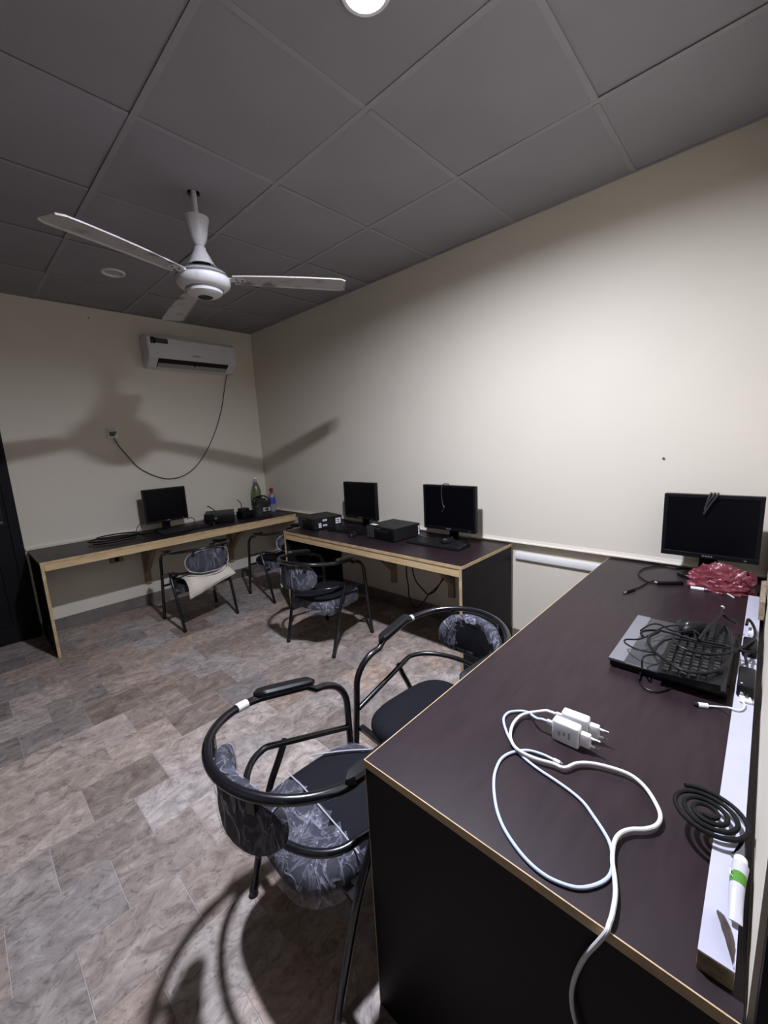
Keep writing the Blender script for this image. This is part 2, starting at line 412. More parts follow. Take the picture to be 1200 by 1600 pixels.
# ceiling: slab, grid bars and boards
bm = new(); box(bm, (XL - 0.12, YN - 0.12, ZTOP), (XR + 0.12, YF + 0.12, ZTOP + 0.05))
ceil = struct('ceiling', bm, M_PLENUM, label='suspended ceiling of grey boards in a metal grid')
GP = 0.607
FAN = V((1.02, 2.12, 0)); LAMP = V((0.985, 0.905, 0)); LAMP2 = V((0.985, 3.345, 0))
bars = random.Random(3)
for i in range(1, 6):
    x = XR - GP * i + bars.choice((-1, 1)) * 0.0025
    if x - 0.01 < XL: continue
    bm = new(); box(bm, (-0.0115, -(YF - YN) / 2, 0), (0.0115, (YF - YN) / 2, 0.0012)); box(bm, (-0.001, -(YF - YN) / 2, 0.0012), (0.001, (YF - YN) / 2, 0.03))
    obj('grid_bar', bm, M_TBAR, ceil, loc=(x, (YF + YN) / 2, ZC))
for j in range(1, 8):
    y = YF - GP * j
    for i in range(5):
        x1 = XR - GP * i; x0 = max(x1 - GP, XL)
        yy = y + bars.choice((-1, 1)) * 0.0025
        if yy - 0.0095 < YN: continue
        bm = new(); L2 = (x1 - x0) / 2 - 0.0125; box(bm, (-L2, -0.0115, 0), (L2, 0.0115, 0.0012)); box(bm, (-L2, -0.001, 0.0012), (L2, 0.001, 0.03))
        obj('grid_bar', bm, M_TBAR, ceil, loc=((x0 + x1) / 2, yy, ZC + 0.0004))
# wall angles
bm = new(); box(bm, (XR - 0.018, YN, ZC), (XR - 0.0005, YF, ZC + 0.0012)); obj('wall_angle', bm, M_TBAR, ceil)
bm = new(); box(bm, (XL, YF - 0.018, ZC), (XR - 0.02, YF - 0.0005, ZC + 0.0012)); obj('wall_angle', bm, M_TBAR, ceil)
for i in range(5):
    for j in range(7):
        x1 = XR - GP * i; x0 = x1 - GP; y1 = YF - GP * j; y0 = y1 - GP
        cx, cy = (x0 + x1) / 2, (y0 + y1) / 2; h = 0.2960
        bm = new()
        hole = None
        for P, r in ((FAN, 0.030), (LAMP, 0.062), (LAMP2, 0.062)):
            if x0 < P.x < x1 and y0 < P.y < y1: hole = (P.x - cx, P.y - cy, r)
        if hole:
            n = 32; hx, hy, r = hole
            ring = [(hx + r * math.cos(2 * PI * k / n), hy + r * math.sin(2 * PI * k / n)) for k in range(n)]
            def edge(k):
                a = 2 * PI * k / n; c_, s_ = math.cos(a), math.sin(a)
                t = min(((h - hx) / c_ if c_ > 1e-6 else (-h - hx) / c_ if c_ < -1e-6 else 9), ((h - hy) / s_ if s_ > 1e-6 else (-h - hy) / s_ if s_ < -1e-6 else 9))
                return (hx + c_ * t, hy + s_ * t)
            outer = [edge(k) for k in range(n)]
            corners = [(h, h), (-h, h), (-h, -h), (h, -h)]
            for zz in (0.0, 0.012):
                A = [bm.verts.new((*p, zz)) for p in ring]; B = [bm.verts.new((*p, zz)) for p in outer]
                for k in range(n):
                    k2 = (k + 1) % n
                    p, q = outer[k], outer[k2]
                    cc = [c for c in corners if abs(p[0] - q[0]) > 1e-6 and abs(p[1] - q[1]) > 1e-6 and ((abs(p[0] - c[0]) < 1e-6 and abs(q[1] - c[1]) < 1e-6) or (abs(p[1] - c[1]) < 1e-6 and abs(q[0] - c[0]) < 1e-6))]
                    fs = [A[k], A[k2], B[k2]] + ([bm.verts.new((*cc[0], zz))] if cc else []) + [B[k]]
                    bm.faces.new(fs)
        else:
            box(bm, (-h, -h, 0), (h, h, 0.012), 0.001)
        flat = hole is not None
        obj('ceiling_tile', bm, M_CEIL, ceil, loc=(cx, cy, ZC + 0.0018 + (0.001 if flat else bars.uniform(0, 0.004))),
            rot=(0, 0, 0) if flat else (bars.uniform(0, 0.006), bars.uniform(-0.004, 0.004), bars.uniform(-0.003, 0.003)))

# ================================================================== LIGHTS IN THE CEILING
def downlight(P, on, label):
    t = thing('recessed_downlight', label, 'ceiling light', (P.x, P.y, ZC))
    bm = new(); lathe(bm, [(0.056, 0.03), (0.056, 0.000), (0.058, -0.006), (0.068, -0.0065), (0.073, -0.002), (0.073, 0.0015), (0.060, 0.0015), (0.060, 0.03)], 40, cap=False)
    obj('rim', bm, M_WHITE, t)
    bm = new(); lathe(bm, [(0.0555, 0.012), (0.0555, 0.006), (0.030, 0.0045), (0.002, 0.004)], 40)
    if on:
        m = bpy.data.materials.new('lit_diffuser'); m.use_nodes = True; nt = m.node_tree
        nt.nodes.remove(nt.nodes['Principled BSDF']); e = nt.nodes.new('ShaderNodeEmission')
        e.inputs[0].default_value = (*LED_COLOR, 1); e.inputs[1].default_value = LED_STRENGTH
        nt.links.new(e.outputs[0], nt.nodes['Material Output'].inputs[0])
        obj('diffuser', bm, m, t)
    else:
        obj('diffuser', bm, mat('unlit_diffuser', (0.5, 0.48, 0.46), 0.5), t)
downlight(LAMP, True, 'lit round white ceiling downlight above the near desk')
downlight(LAMP2, False, 'unlit round white ceiling downlight beyond the fan')

# ================================================================== CEILING FAN
t = thing('ceiling_fan', 'white three-blade ceiling fan with rusty worn blades', 'fan', (FAN.x, FAN.y, 2.17))
zf0 = 2.17
bm = new(); tube(bm, [(0, 0, 2.38 - zf0), (0, 0, ZTOP - zf0)], 0.0125, 14); obj('rod', bm, M_FAN, t)
bm = new(); lathe(bm, [(0.016, 0.355), (0.050, 0.362), (0.058, 0.360), (0.057, 0.352), (0.049, 0.325), (0.044, 0.295), (0.037, 0.268), (0.026, 0.246), (0.020, 0.236), (0.015, 0.234)], 36); obj('upper_canopy', bm, M_FAN, t)
bm = new(); lathe(bm, [(0.016, 0.235), (0.022, 0.234), (0.028, 0.228), (0.029, 0.216), (0.033, 0.208), (0.044, 0.188), (0.054, 0.166), (0.064, 0.150), (0.070, 0.144), (0.067, 0.143), (0.050, 0.160)], 36); obj('lower_canopy', bm, M_FAN, t)
bm = new(); lathe(bm, [(0.02, 0.17), (0.042, 0.17), (0.042, 0.125), (0.02, 0.125)], 24); obj('motor_neck', bm, M_BLK2, t)
bm = new(); lathe(bm, [(0.03, 0.128), (0.080, 0.125), (0.106, 0.115), (0.108, 0.112), (0.097, 0.111), (0.097, 0.107), (0.116, 0.104), (0.119, 0.099), (0.108, 0.098), (0.108, 0.093), (0.126, 0.089), (0.1285, 0.080), (0.1275, 0.068), (0.121, 0.055), (0.106, 0.043), (0.090, 0.037), (0.076, 0.039), (0.076, 0.035), (0.085, 0.030), (0.081, 0.020), (0.064, 0.010), (0.040, 0.004), (0.036, 0.003)], 48, cap=False)
mot = obj('motor_housing', bm, M_FAN, t)
for r_, z_ in ((0.1095, 0.1125), (0.1195, 0.0985), (0.1275, 0.0875), (0.0885, 0.0375)):  # grey rings stand in for the dark shade inside the housing grooves
    bm = new(); tube(bm, [V((r_ * math.cos(2 * PI * k / 48), r_ * math.sin(2 * PI * k / 48), z_)) for k in range(48)], 0.0014, 6, closed=True); obj('groove_shade_ring', bm, M_GREY, mot)
bm = new(); lathe(bm, [(0.036, 0.003), (0.034, 0.012), (0.010, 0.012), (0.002, 0.010)], 24); obj('motor_cap', bm, M_BLK, mot)
for k in range(3):
    a = math.radians(202 + 120 * k)
    bm = new()
    prof = [(0.145, 0.045, 0.040), (0.20, 0.050, 0.046), (0.34, 0.056, 0.056), (0.50, 0.062, 0.062), (0.62, 0.066, 0.064), (0.675, 0.066, 0.062), (0.70, 0.050, 0.044)]
    top, bot = [], []
    rows = []
    for r, wl, wr in prof:
        dz = 0.086 - 0.02 * (r / 0.7) ** 2
        row = []
        for s_ in (-1, -0.9, -0.3, 0.3, 0.9, 1):
            y = wl * s_ if s_ < 0 else wr * s_
            z = dz - 0.07 * y + (-0.006 if abs(s_) == 1 else 0.0)
            row.append((r, y, z))
        rows.append(row)
    for off in (0.0, 0.0025):
        G = [[bm.verts.new((p[0], p[1], p[2] + off)) for p in row] for row in rows]
        for i in range(len(G) - 1):
            for j in range(5): bm.faces.new((G[i][j], G[i + 1][j], G[i + 1][j + 1], G[i][j + 1]))
        (top if off else bot).append(G)
    A, B = bot[0], top[0]
    for i in range(len(A) - 1):
        bm.faces.new((A[i][0], B[i][0], B[i + 1][0], A[i + 1][0])); bm.faces.new((A[i][5], A[i + 1][5], B[i + 1][5], B[i][5]))
    for j in range(5):
        bm.faces.new((A[0][j], A[0][j + 1], B[0][j + 1], B[0][j])); bm.faces.new((A[-1][j], B[-1][j], B[-1][j + 1], A[-1][j + 1]))
    bl = obj('blade', bm, M_BLADE, t, rot=(0, 0, a))
    bm = new(); box(bm, (0.10, -0.022, 0.082), (0.20, 0.022, 0.087), 0.001); obj('blade_bracket', bm, M_FAN, bl)
    for (sx, sy) in ((0.16, 0.014), (0.16, -0.014), (0.187, 0.0)):
        bm = new(); lathe(bm, [(0.005, 0.078), (0.005, 0.082), (0.001, 0.083)], 8, c=(sx, sy, 0)); obj('screw', bm, M_GREY, bl)

# ================================================================== AIR CONDITIONER, CORD, SOCKET
ax0, ax1, az0, az1, ad = 1.375, 2.185, 2.185, 2.455, 0.19
t = thing('air_conditioner', 'white split air conditioner mounted high on the end wall', 'air conditioner', ((ax0 + ax1) / 2, YF, az0))
bm = new()
prof = [(YF, az0), (YF - 0.10, az0), (YF - 0.187, az0 + 0.067), (YF - ad, az0 + 0.10), (YF - ad + 0.004, az1 - 0.03), (YF - ad + 0.03, az1 - 0.002), (YF, az1)]
prism(bm, prof, 0, ax0, ax1); bmesh.ops.bevel(bm, geom=[e for e in bm.edges if abs(e.verts[0].co.x - e.verts[1].co.x) < 1e-6], offset=0.006, segments=2, affect='EDGES')
body = obj('body', bm, M_AC, t, world=True)
# outlet: dark recess bar + louver + side vanes
def slant(bm, x0, x1, s0, s1, out):
    A, B = V((0, YF - 0.10, az0)), V((0, YF - 0.188, az0 + 0.068))
    d = (B - A); nrm = V((0, -d.z, d.y)).normalized()
    if nrm.y > 0 or nrm.z > 0: nrm = -nrm if nrm.z > 0 else nrm
    P, Q = A + d * s0, A + d * s1
    q = []
    for x in (x0, x1):
        for p in (P, Q):
            for o_ in (-0.004, out): q.append(bm.verts.new(V((x, 0, 0)) + V((0, p.y, p.z)) + nrm * o_))
    for f in ((0, 1, 3, 2), (4, 6, 7, 5), (0, 4, 5, 1), (2, 3, 7, 6), (1, 5, 7, 3), (0, 2, 6, 4)): bm.faces.new([q[i] for i in f])
bm = new(); slant(bm, ax0 + 0.075, ax1 - 0.085, 0.10, 0.98, 0.006); op = obj('outlet', bm, M_BLK2, t, world=True)
bm = new(); slant(bm, ax0 + 0.08, ax1 - 0.09, 0.16, 0.56, 0.012); obj('louver', bm, mat('grey_louver', (0.33, 0.32, 0.31), 0.5), op, world=True)
bm = new(); slant(bm, (ax0 + ax1) / 2 - 0.012, (ax0 + ax1) / 2 + 0.004, 0.5, 0.9, 0.013); obj('louver_clip', bm, M_BLK, op, world=True)
bm = new(); box(bm, (ax0 + 0.03, YF - ad - 0.0015, az1 - 0.075), (ax0 + 0.17, YF - ad + 0.004, az1 - 0.035)); st = obj('sticker', bm, M_INK, t, world=True); st['label'] = 'black energy sticker with white arrow'
bm = new(); box(bm, (ax0 + 0.026, YF - ad - 0.0022, az1 - 0.082), (ax0 + 0.062, YF - ad + 0.003, az1 - 0.030)); obj('sticker_patch', bm, M_BLK, st, world=True)
bm = new()
for q in ((0.030, -0.055, 0.7), (0.038, -0.066, 0.7)):
    mxr = Matrix.Translation((ax0 + q[0], YF - ad - 0.003, az1 + q[1])) @ Matrix.Rotation(0.6, 4, 'Y')
    box(bm, (0, -0.0006, -0.012), (0.006, 0.0006, 0.014), mx=mxr)
for q in range(3): box(bm, (ax0 + 0.075, YF - ad - 0.0022, az1 - 0.045 - q * 0.010), (ax0 + 0.16, YF - ad - 0.0014, az1 - 0.042 - q * 0.010))
obj('sticker_print', bm, mat('sticker_grey', (0.10, 0.10, 0.10), 0.6), st, world=True)
bm = new()
for q in range(7): box(bm, (1.76 + q * 0.010, YF - ad - 0.0016, az0 + 0.108), (1.767 + q * 0.010, YF - ad + 0.003, az0 + 0.108 + (0.014 if q in (0, 3) else 0.010)))
obj('brand_mark', bm, M_GREY, t, world=True)
# wall socket with plug
sp = pY(175, 677, YF)
t = thing('wall_socket', 'square white wall socket with the air conditioner plug', 'socket', (sp.x, YF, sp.z - 0.043))
bm = new(); box(bm, (-0.043, -0.010, 0), (0.043, 0, 0.086), 0.004, 2); obj('plate', bm, M_WHITE_TRIM, t)
bm = new(); box(bm, (-0.022, -0.045, 0.018), (0.012, -0.008, 0.055), 0.006, 2); obj('plug', bm, M_CORD, t)
bm = new(); box(bm, (0.020, -0.013, 0.035), (0.034, -0.009, 0.06), 0.002); obj('switch', bm, M_GREY, t)
pts = [pY(u, v, YF - 0.012) for u, v in ((350, 583), (350, 605), (346, 640), (336, 675), (322, 706), (305, 730), (285, 744), (262, 748), (238, 742), (216, 730), (200, 713), (186, 697), (176, 684))]
pts[0].y = YF - 0.08; pts[0].z += 0.005; pts[1].y = YF - 0.03; pts[-1].y = YF - 0.045
bm = new(); tube(bm, smooth_path(pts, 6), 0.0045, 8)
solo('hanging_cable', bm, M_CORD, 'brown power cord hanging in a curve from air conditioner to socket', 'cord')
# nail marks on the end wall
for u, v in ((138, 497), (1037, 716)):
    P = pY(u, v, YF) if u < 400 else pX(u, v, XR)
    bm = new(); ax = 'X' if u < 400 else 'Y'
    lathe(bm, [(0.003, 0), (0.006, 0.006), (0.002, 0.009)], 8); bmesh.ops.rotate(bm, matrix=Matrix.Rotation(PI / 2 if ax == 'X' else -PI / 2, 3, ax), verts=bm.verts[:])
    bmesh.ops.translate(bm, vec=P, verts=bm.verts[:])
    tag(obj('nail', bm, M_GREY), 'small dark nail in the end wall near the ceiling' if u < 400 else 'small dark nail in the long wall', 'nail')

# ================================================================== DESKS
def desk_root(label, P): return thing('desk', label, 'desk', P)
# --- near desk (along the front wall)
NX0, NX1, NY0, NY1 = 0.545, 2.486, -0.032, 0.620
t = desk_root('large dark laminate desk with chargers, laptop and red bag on it', (NX0, NY1, 0))
bm = new(); box(bm, (NX0 + 0.002, NY0, ZT - 0.018), (NX1, NY1 - 0.002, ZT), 0.0006); obj('tabletop', bm, M_LAM, t, world=True)
bm = new(); box(bm, (NX0, NY0, ZT - 0.0182), (NX0 + 0.0022, NY1, ZT + 0.0004)); obj('edge_strip', bm, M_EDGE, t, world=True)
bm = new(); box(bm, (NX0 + 0.0022, NY1 - 0.0022, ZT - 0.0182), (NX1, NY1, ZT + 0.0004)); obj('edge_strip', bm, M_EDGE, t, world=True)
bm = new(); box(bm, (NX0 + 0.0012, NY0, 0), (NX0 + 0.0192, NY1 - 0.003, ZT - 0.0185), 0.0006); pnl = obj('side_panel', bm, M_LAM_END, t, world=True)
bm = new(); box(bm, (NX0 + 0.001, NY1 - 0.003, 0), (NX0 + 0.0194, NY1 - 0.001, ZT - 0.0185)); obj('edge_strip', bm, M_EDGE, pnl, world=True)
bm = new(); box(bm, (NX1 - 0.05, NY0, 0), (NX1 - 0.032, NY1 - 0.003, ZT - 0.0185), 0.0006); obj('side_panel', bm, M_LAM_END, t, world=True)
# --- middle desk (along the long wall)
MX0, MX1, MY0, MY1 = 1.875, XR - 0.003, 1.205, 2.97
t = desk_root('dark-topped desk with pine front rail along the long wall', (MX0, MY0, 0))
bm = new(); box(bm, (MX0 + 0.002, MY0 + 0.002, ZT - 0.018), (MX1, MY1 - 0.002, ZT), 0.0006); obj('tabletop', bm, M_LAM, t, world=True)
bm = new(); box(bm, (MX0, MY0, ZT - 0.0185), (MX0 + 0.0022, MY1, ZT + 0.0006)); obj('edge_strip', bm, M_EDGE, t, world=True)
for y0 in (MY0, MY1 - 0.0022):
    bm = new(); box(bm, (MX0 + 0.0022, y0, ZT - 0.0185), (MX1, y0 + 0.0022, ZT + 0.0006)); obj('edge_strip', bm, M_EDGE, t, world=True)
APB = 0.645
bm = new(); box(bm, (MX0 + 0.004, MY0 + 0.021, APB), (MX0 + 0.026, MY1 - 0.021, ZT - 0.0187), 0.0015); obj('front_rail', bm, M_PINE, t, world=True)
for y0 in (MY0 + 0.001, MY1 - 0.019):
    bm = new(); box(bm, (MX0 + 0.003, y0, 0), (MX1 - 0.002, y0 + 0.018, ZT - 0.0187), 0.0006); p_ = obj('side_panel', bm, M_LAM_END, t, world=True)
    bm = new(); box(bm, (MX0 + 0.001, y0 - 0.0002, 0), (MX0 + 0.003, y0 + 0.0182, ZT - 0.0187)); obj('edge_strip', bm, M_EDGE, p_, world=True)
def bracket(parent, c, axis):
    """triangular wall bracket; axis 'x': wall is at +x, 'y': wall is at +y"""
    def tr(bm):
        if axis == 'x': M_ = Matrix.Translation((XB - 0.001, c, 0))
        else: M_ = Matrix.Translation((c, YF - 0.001, 0)) @ Matrix.Rotation(PI / 2, 4, 'Z')
        bmesh.ops.transform(bm, matrix=M_, verts=bm.verts[:]); return bm
    bm = new(); box(bm, (-0.03, -0.025, 0.21), (0, 0.025, 0.602), 0.0015); br = obj('bracket_post', tr(bm), M_BRKT, parent, world=True)
    bm = new(); box(bm, (-0.50, -0.02, 0.654), (-0.036, 0.02, 0.694), 0.0015); obj('bracket_arm', tr(bm), M_BRKT, parent, world=True)
    bm = new(); A, B = V((-0.03, 0, 0.34)), V((-0.36, 0, 0.652)); d = (B - A).normalized(); n_ = V((-d.z, 0, d.x)) * 0.018
    vs = []
    for y in (-0.02, 0.02):
        for p in (A + V((0, 0, -0.026)), B + V((-0.03, 0, 0)), B + V((0.03, 0, 0)), A + V((0, 0, 0.026))): vs.append(bm.verts.new(p + V((0, y, 0))))
    bm.faces.new(vs[:4]); bm.faces.new(vs[4:][::-1])
    for i in range(4): bm.faces.new((vs[i], vs[4 + i], vs[4 + (i + 1) % 4], vs[(i + 1) % 4]))
    obj('bracket_brace', tr(bm), M_BRKT, parent, world=True)
bracket(t, 2.30, 'x'); bracket(t, 1.705, 'x')
# --- left desk (along the end wall)
LX0, LX1, LY0, LY1 = 0.34, XR - 0.034, 3.62, YF - 0.024
t = desk_root('long dark-topped desk with pine front rail along the end wall', (LX0, LY0, 0))
bm = new(); box(bm, (LX0 + 0.002, LY0 + 0.002, ZT - 0.018), (LX1, LY1, ZT), 0.0006); obj('tabletop', bm, M_LAM, t, world=True)
bm = new(); box(bm, (LX0, LY0, ZT - 0.0185), (LX1, LY0 + 0.0022, ZT + 0.0006)); obj('edge_strip', bm, M_EDGE, t, world=True)
bm = new(); box(bm, (LX0, LY0 + 0.0022, ZT - 0.0185), (LX0 + 0.0022, LY1, ZT + 0.0006)); obj('edge_strip', bm, M_EDGE, t, world=True)
for a_, b_ in ((LX0 + 0.021, 1.935), (1.937, 2.075), (2.077, LX1)):
    bm = new(); box(bm, (a_, LY0 + 0.004, APB), (b_, LY0 + 0.026, ZT - 0.0187), 0.0012); obj('front_rail', bm, M_PINE, t, world=True)
bm = new(); box(bm, (LX0 + 0.001, LY0 + 0.003, 0), (LX0 + 0.019, LY1, ZT - 0.0187), 0.0006); p_ = obj('side_panel', bm, M_LAM_END, t, world=True)
bm = new(); box(bm, (LX0 + 0.0008, LY0 + 0.001, 0), (LX0 + 0.0192, LY0 + 0.003, ZT - 0.0187)); obj('edge_strip', bm, M_EDGE, p_, world=True)
bracket(t, 1.15, 'y'); bracket(t, 1.98, 'y')

# ================================================================== CHAIRS
CH = dict(W=.233, b=.231, a=.308, zb=.708, zf=.625, zs=.498, b2=.139, xat=.05, xr=-.097, yr=.223, xff=.33, yff=.23, zsf=.405, W2=.223, Wf=.205)
def arm_z(x): return CH['zb'] + (CH['zf'] - CH['zb']) * (x + CH['b']) / (CH['a'] + CH['b'])
def ragged_film(fn, nu, nv, keep, seed):
    """open film from a parametric surface, faces dropped where keep() is false"""
    bm = new(); G = grid_surface(bm, fn, nu, nv)
    for f in list(bm.faces):
        c = f.calc_center_median()
        if not keep(c): bm.faces.remove(f)
    bmesh.ops.delete(bm, geom=[v for v in bm.verts if not v.link_faces], context='VERTS')
    return bm
def make_chair(label, pose, zs_=1.0, film='full', seed=1, tape=False, group='black tube armchairs with plastic-wrapped pads'):
    R_ = random.Random(seed)
    x, y, h = pose
    t = thing('armchair', label, 'chair', (x, y, 0), math.radians(h), group, scale=(1, 1, zs_))
    W, b, a, b2, W2, Wf = (CH[k] for k in ('W', 'b', 'a', 'b2', 'W2', 'Wf'))
    rT = 0.0125; rb = 0.125
    def side(sg):
        L_ = []
        for q in range(9):
            al = PI / 2 * q / 8
            L_.append(V((a - rb + rb * math.cos(al), sg * Wf, CH['zf'] - rb + rb * math.sin(al))))
        for k in range(1, 7):
            xx = (a - rb) * (1 - k / 6); L_.append(V((xx, sg * (W + (Wf - W) * xx / (a - rb)), arm_z(xx))))
        return L_
    arc = [V((-b * math.sin(q), W * math.cos(q), arm_z(-b * math.sin(q)))) for q in [PI * k / 28 for k in range(1, 28)]]
    bm = new(); tube(bm, side(1) + arc + side(-1)[::-1], rT, 12); obj('arm_loop', bm, M_TUBE, t)
    xl = a - 0.004
    lp = [V((xl * (1 - k / 6), W2 + (Wf - W2) * (1 - k / 6), CH['zs'] + (CH['zsf'] - CH['zs']) * (1 - k / 6))) for k in range(7)]
    la = [V((-b2 * math.sin(q), W2 * math.cos(q), CH['zs'])) for q in [PI * k / 24 for k in range(1, 24)]]
    lp = smooth_path(lp + la + [V((p.x, -p.y, p.z)) for p in lp[::-1]], 2)
    bm = new(); tube(bm, lp, 0.0105, 12); obj('seat_loop', bm, M_TUBE, t)
    for sg in (1, -1):
        bm = new(); tube(bm, [V((CH['xff'], sg * CH['yff'], 0.012)), V((a + 0.004, sg * (Wf + 0.004), 0.40)), V((a, sg * Wf, CH['zf'] - rb))], rT, 12)
        lg = obj('leg', bm, M_TUBE, t)
        bm = new(); lathe(bm, [(0.0145, 0), (0.0145, 0.022), (0.0128, 0.024)], 14, c=(CH['xff'], sg * CH['yff'], 0)); obj('rubber_foot', bm, M_PAD, lg)
        bm = new(); tube(bm, smooth_path([V((CH['xat'] + 0.012, sg * W2, 0.487)), V((CH['xat'] - 0.012, sg * (W2 + 0.004), 0.43)), V((-0.02, sg * (W2 + 0.006), 0.30)), V((CH['xr'], sg * CH['yr'], 0.012))], 5), 0.0115, 12)
        lg = obj('leg', bm, M_TUBE, t)
        bm = new(); lathe(bm, [(0.0138, 0), (0.0138, 0.022), (0.012, 0.024)], 14, c=(CH['xr'], sg * CH['yr'], 0)); obj('rubber_foot', bm, M_PAD, lg)
        # armrest pad on top of the arm
        x0, x1 = -0.02, 0.18
        bm = new(); rows = []
        for k in range(13):
            s_ = k / 12; xx = x0 + (x1 - x0) * s_; yy = sg * (W + (Wf - W) * xx / (a - rb)); zz = arm_z(xx) + (0.002 if xx < 0.165 else -0.002)
            tap = math.sqrt(max(0.0, 1 - abs(2 * s_ - 1) ** 6)) * 0.85 + 0.15
            wd = 0.024 * tap; hh = 0.020 * (0.6 + 0.4 * tap)
            rows.append([V((xx, yy + p[0] * wd, zz + 0.0085 + p[1] * hh)) for p in ((-1, 0.1), (-0.95, 0.7), (-0.6, 1), (0.6, 1), (0.95, 0.7), (1, 0.1), (0.7, 0), (-0.7, 0))])
        Gv = [[bm.verts.new(p) for p in r_] for r_ in rows]
        for i in range(12):
            for j in range(8): bm.faces.new((Gv[i][j], Gv[i + 1][j], Gv[i + 1][(j + 1) % 8], Gv[i][(j + 1) % 8]))
        bm.faces.new(Gv[0][::-1]); bm.faces.new(Gv[-1]); obj('armrest', bm, M_PAD, t)
        if tape and sg == 1 or film == 'torn' and sg == -1:
            xs = (-0.085, -0.048) if tape else (-0.042, -0.030)
            pts = []
            for k in range(5):
                xx = xs[0] + (xs[1] - xs[0]) * k / 4
                yy = sg * W * math.sqrt(1 - (xx / b) ** 2); pts.append(V((xx, yy, arm_z(xx))))
            bm = new(); tube(bm, pts, 0.0142, 14); tp = obj('tape_band', bm, mat('white_tape', (0.62, 0.62, 0.62), 0.45), t); tp['label'] = 'whitish tape around the arm tube'
    # seat cushion
    def sup(q, n=3.4):
        c_, s_ = math.cos(q), math.sin(q)
        return (abs(c_) ** (2 / n) * math.copysign(1, c_), abs(s_) ** (2 / n) * math.copysign(1, s_))
    def plan(q, k):
        px_, py_ = sup(q)
        hw = 0.190 if px_ < 0 else 0.190 + 0.004 * px_
        return 0.102 + 0.222 * px_ * k, hw * py_ * k
    prof = [(0.0, .402), (0.5, .401), (0.8, .396), (0.93, .386), (0.985, .372), (1.0, .355), (0.99, .338), (0.95, .328), (0.6, .324), (0.0, .324)]
    bm = new(); n = 40; rings = []
    for k, z in prof:
        if k == 0: rings.append([bm.verts.new((0.102, 0, z))]); continue
        rings.append([bm.verts.new((*plan(2 * PI * i / n, k), z)) for i in range(n)])
    for A, B in zip(rings, rings[1:]):
        for i in range(n):
            i2 = (i + 1) % n
            if len(A) == 1: bm.faces.new((A[0], B[i], B[i2]))
            elif len(B) == 1: bm.faces.new((A[i2], A[i], B[0]))
            else: bm.faces.new((A[i], B[i], B[i2], A[i2]))
    seat = obj('seat', bm, M_FABRIC, t)
    # seat support bars
    for xx, hw in ((0.0, 0.221), (0.300, 0.206)):
        bm = new(); box(bm, (xx - 0.012, -hw, 0.308), (xx + 0.012, hw, 0.3225)); obj('seat_support', bm, M_TUBE, t)
    # backrest: curved kidney pad inside the loop
    def pad(off):
        def fn(u, v):
            # u around the outline, v from front centre to back centre
            return u, v
        bm_ = new(); n_ = 44; pr = [(0.0, 1), (0.55, 1.0), (0.82, 0.93), (0.94, 0.72), (1.0, 0.35), (1.0, -0.1), (0.95, -0.55), (0.80, -0.9), (0.5, -1), (0.0, -1)]
        rr = []
        def at_(s_, z_, d_):
            ang = s_ / 0.215
            rad = 0.205 + d_
            return V((-rad * math.cos(ang) + 0.0 - 0.005, rad * math.sin(ang) * 1.02, z_))
        for k, d_ in pr:
            kk = k * (1 + off * 3.2)
            dd = -d_ * (0.019 + off) - 0.008
            if k == 0: rr.append([bm_.verts.new(at_(0, 0.598, dd))]); continue
            row = []
            for i in range(n_):
                q = 2 * PI * i / n_; px_, py_ = sup(q, 2.5)
                row.append(bm_.verts.new(at_(0.188 * px_ * kk, 0.598 - 0.010 * px_ * px_ + 0.098 * py_ * kk, dd)))
            rr.append(row)
        for A, B in zip(rr, rr[1:]):
            for i in range(n_):
                i2 = (i + 1) % n_
                if len(A) == 1: bm_.faces.new((A[0], B[i], B[i2]))
                elif len(B) == 1: bm_.faces.new((A[i2], A[i], B[0]))
                else: bm_.faces.new((A[i], B[i], B[i2], A[i2]))
        return bm_
    bk = obj('backrest', pad(0.0), M_FABRIC, t)
    for sg in (1, -1):
        bm = new(); ang = sg * 0.55; box(bm, (-0.012, -0.010, 0.655), (0.006, 0.010, 0.705), mx=Matrix.Translation((-0.222 * math.cos(ang), 0.222 * math.sin(ang), 0)) @ Matrix.Rotation(-ang, 4, 'Z'))
        obj('back_mount', bm, M_TUBE, bk)
    # clear film left on the pads
    fb = pad(0.006)
    for v in fb.verts:
        nz = noise.noise(v.co * 28 + V((seed * 3.1, 0, 0)))
        v.co += V((v.co.x, v.co.y, 0)).normalized() * nz * 0.004 + V((0, 0, nz * 0.003))
    if film == 'torn':
        bmesh.ops.subdivide_edges(fb, edges=fb.edges[:], cuts=1, use_grid_fill=True)
        for f in list(fb.faces):
            c = f.calc_center_median(); s_ = math.atan2(c.y, -c.x) * 0.215; zz = (c.z - 0.595) / 0.098
            front = (V((c.x, c.y, 0)).length < 0.205)
            rim = (s_ / 0.188) ** 2 + zz ** 2
            j = noise.noise(V((s_ * 30, zz * 3, seed))) * 0.5
            if front and s_ > -0.10 and rim < 0.62 + j: fb.faces.remove(f)
        bmesh.ops.delete(fb, geom=[v for v in fb.verts if not v.link_faces], context='VERTS')
    fo = obj('plastic_wrap', fb, M_FILM, bk); fo['label'] = 'clear crinkled plastic wrap'
    # seat film
    bm = new(); n = 64; prof2 = [(0.0, .4055), (0.25, .4055), (0.45, .4055), (0.62, .405), (0.75, .403), (0.86, .3985), (0.94, .390), (0.995, .376), (1.015, .356), (1.02, .335), (1.01, .318), (0.97, .308), (0.85, .300), (0.7, .300)]
    rings = []
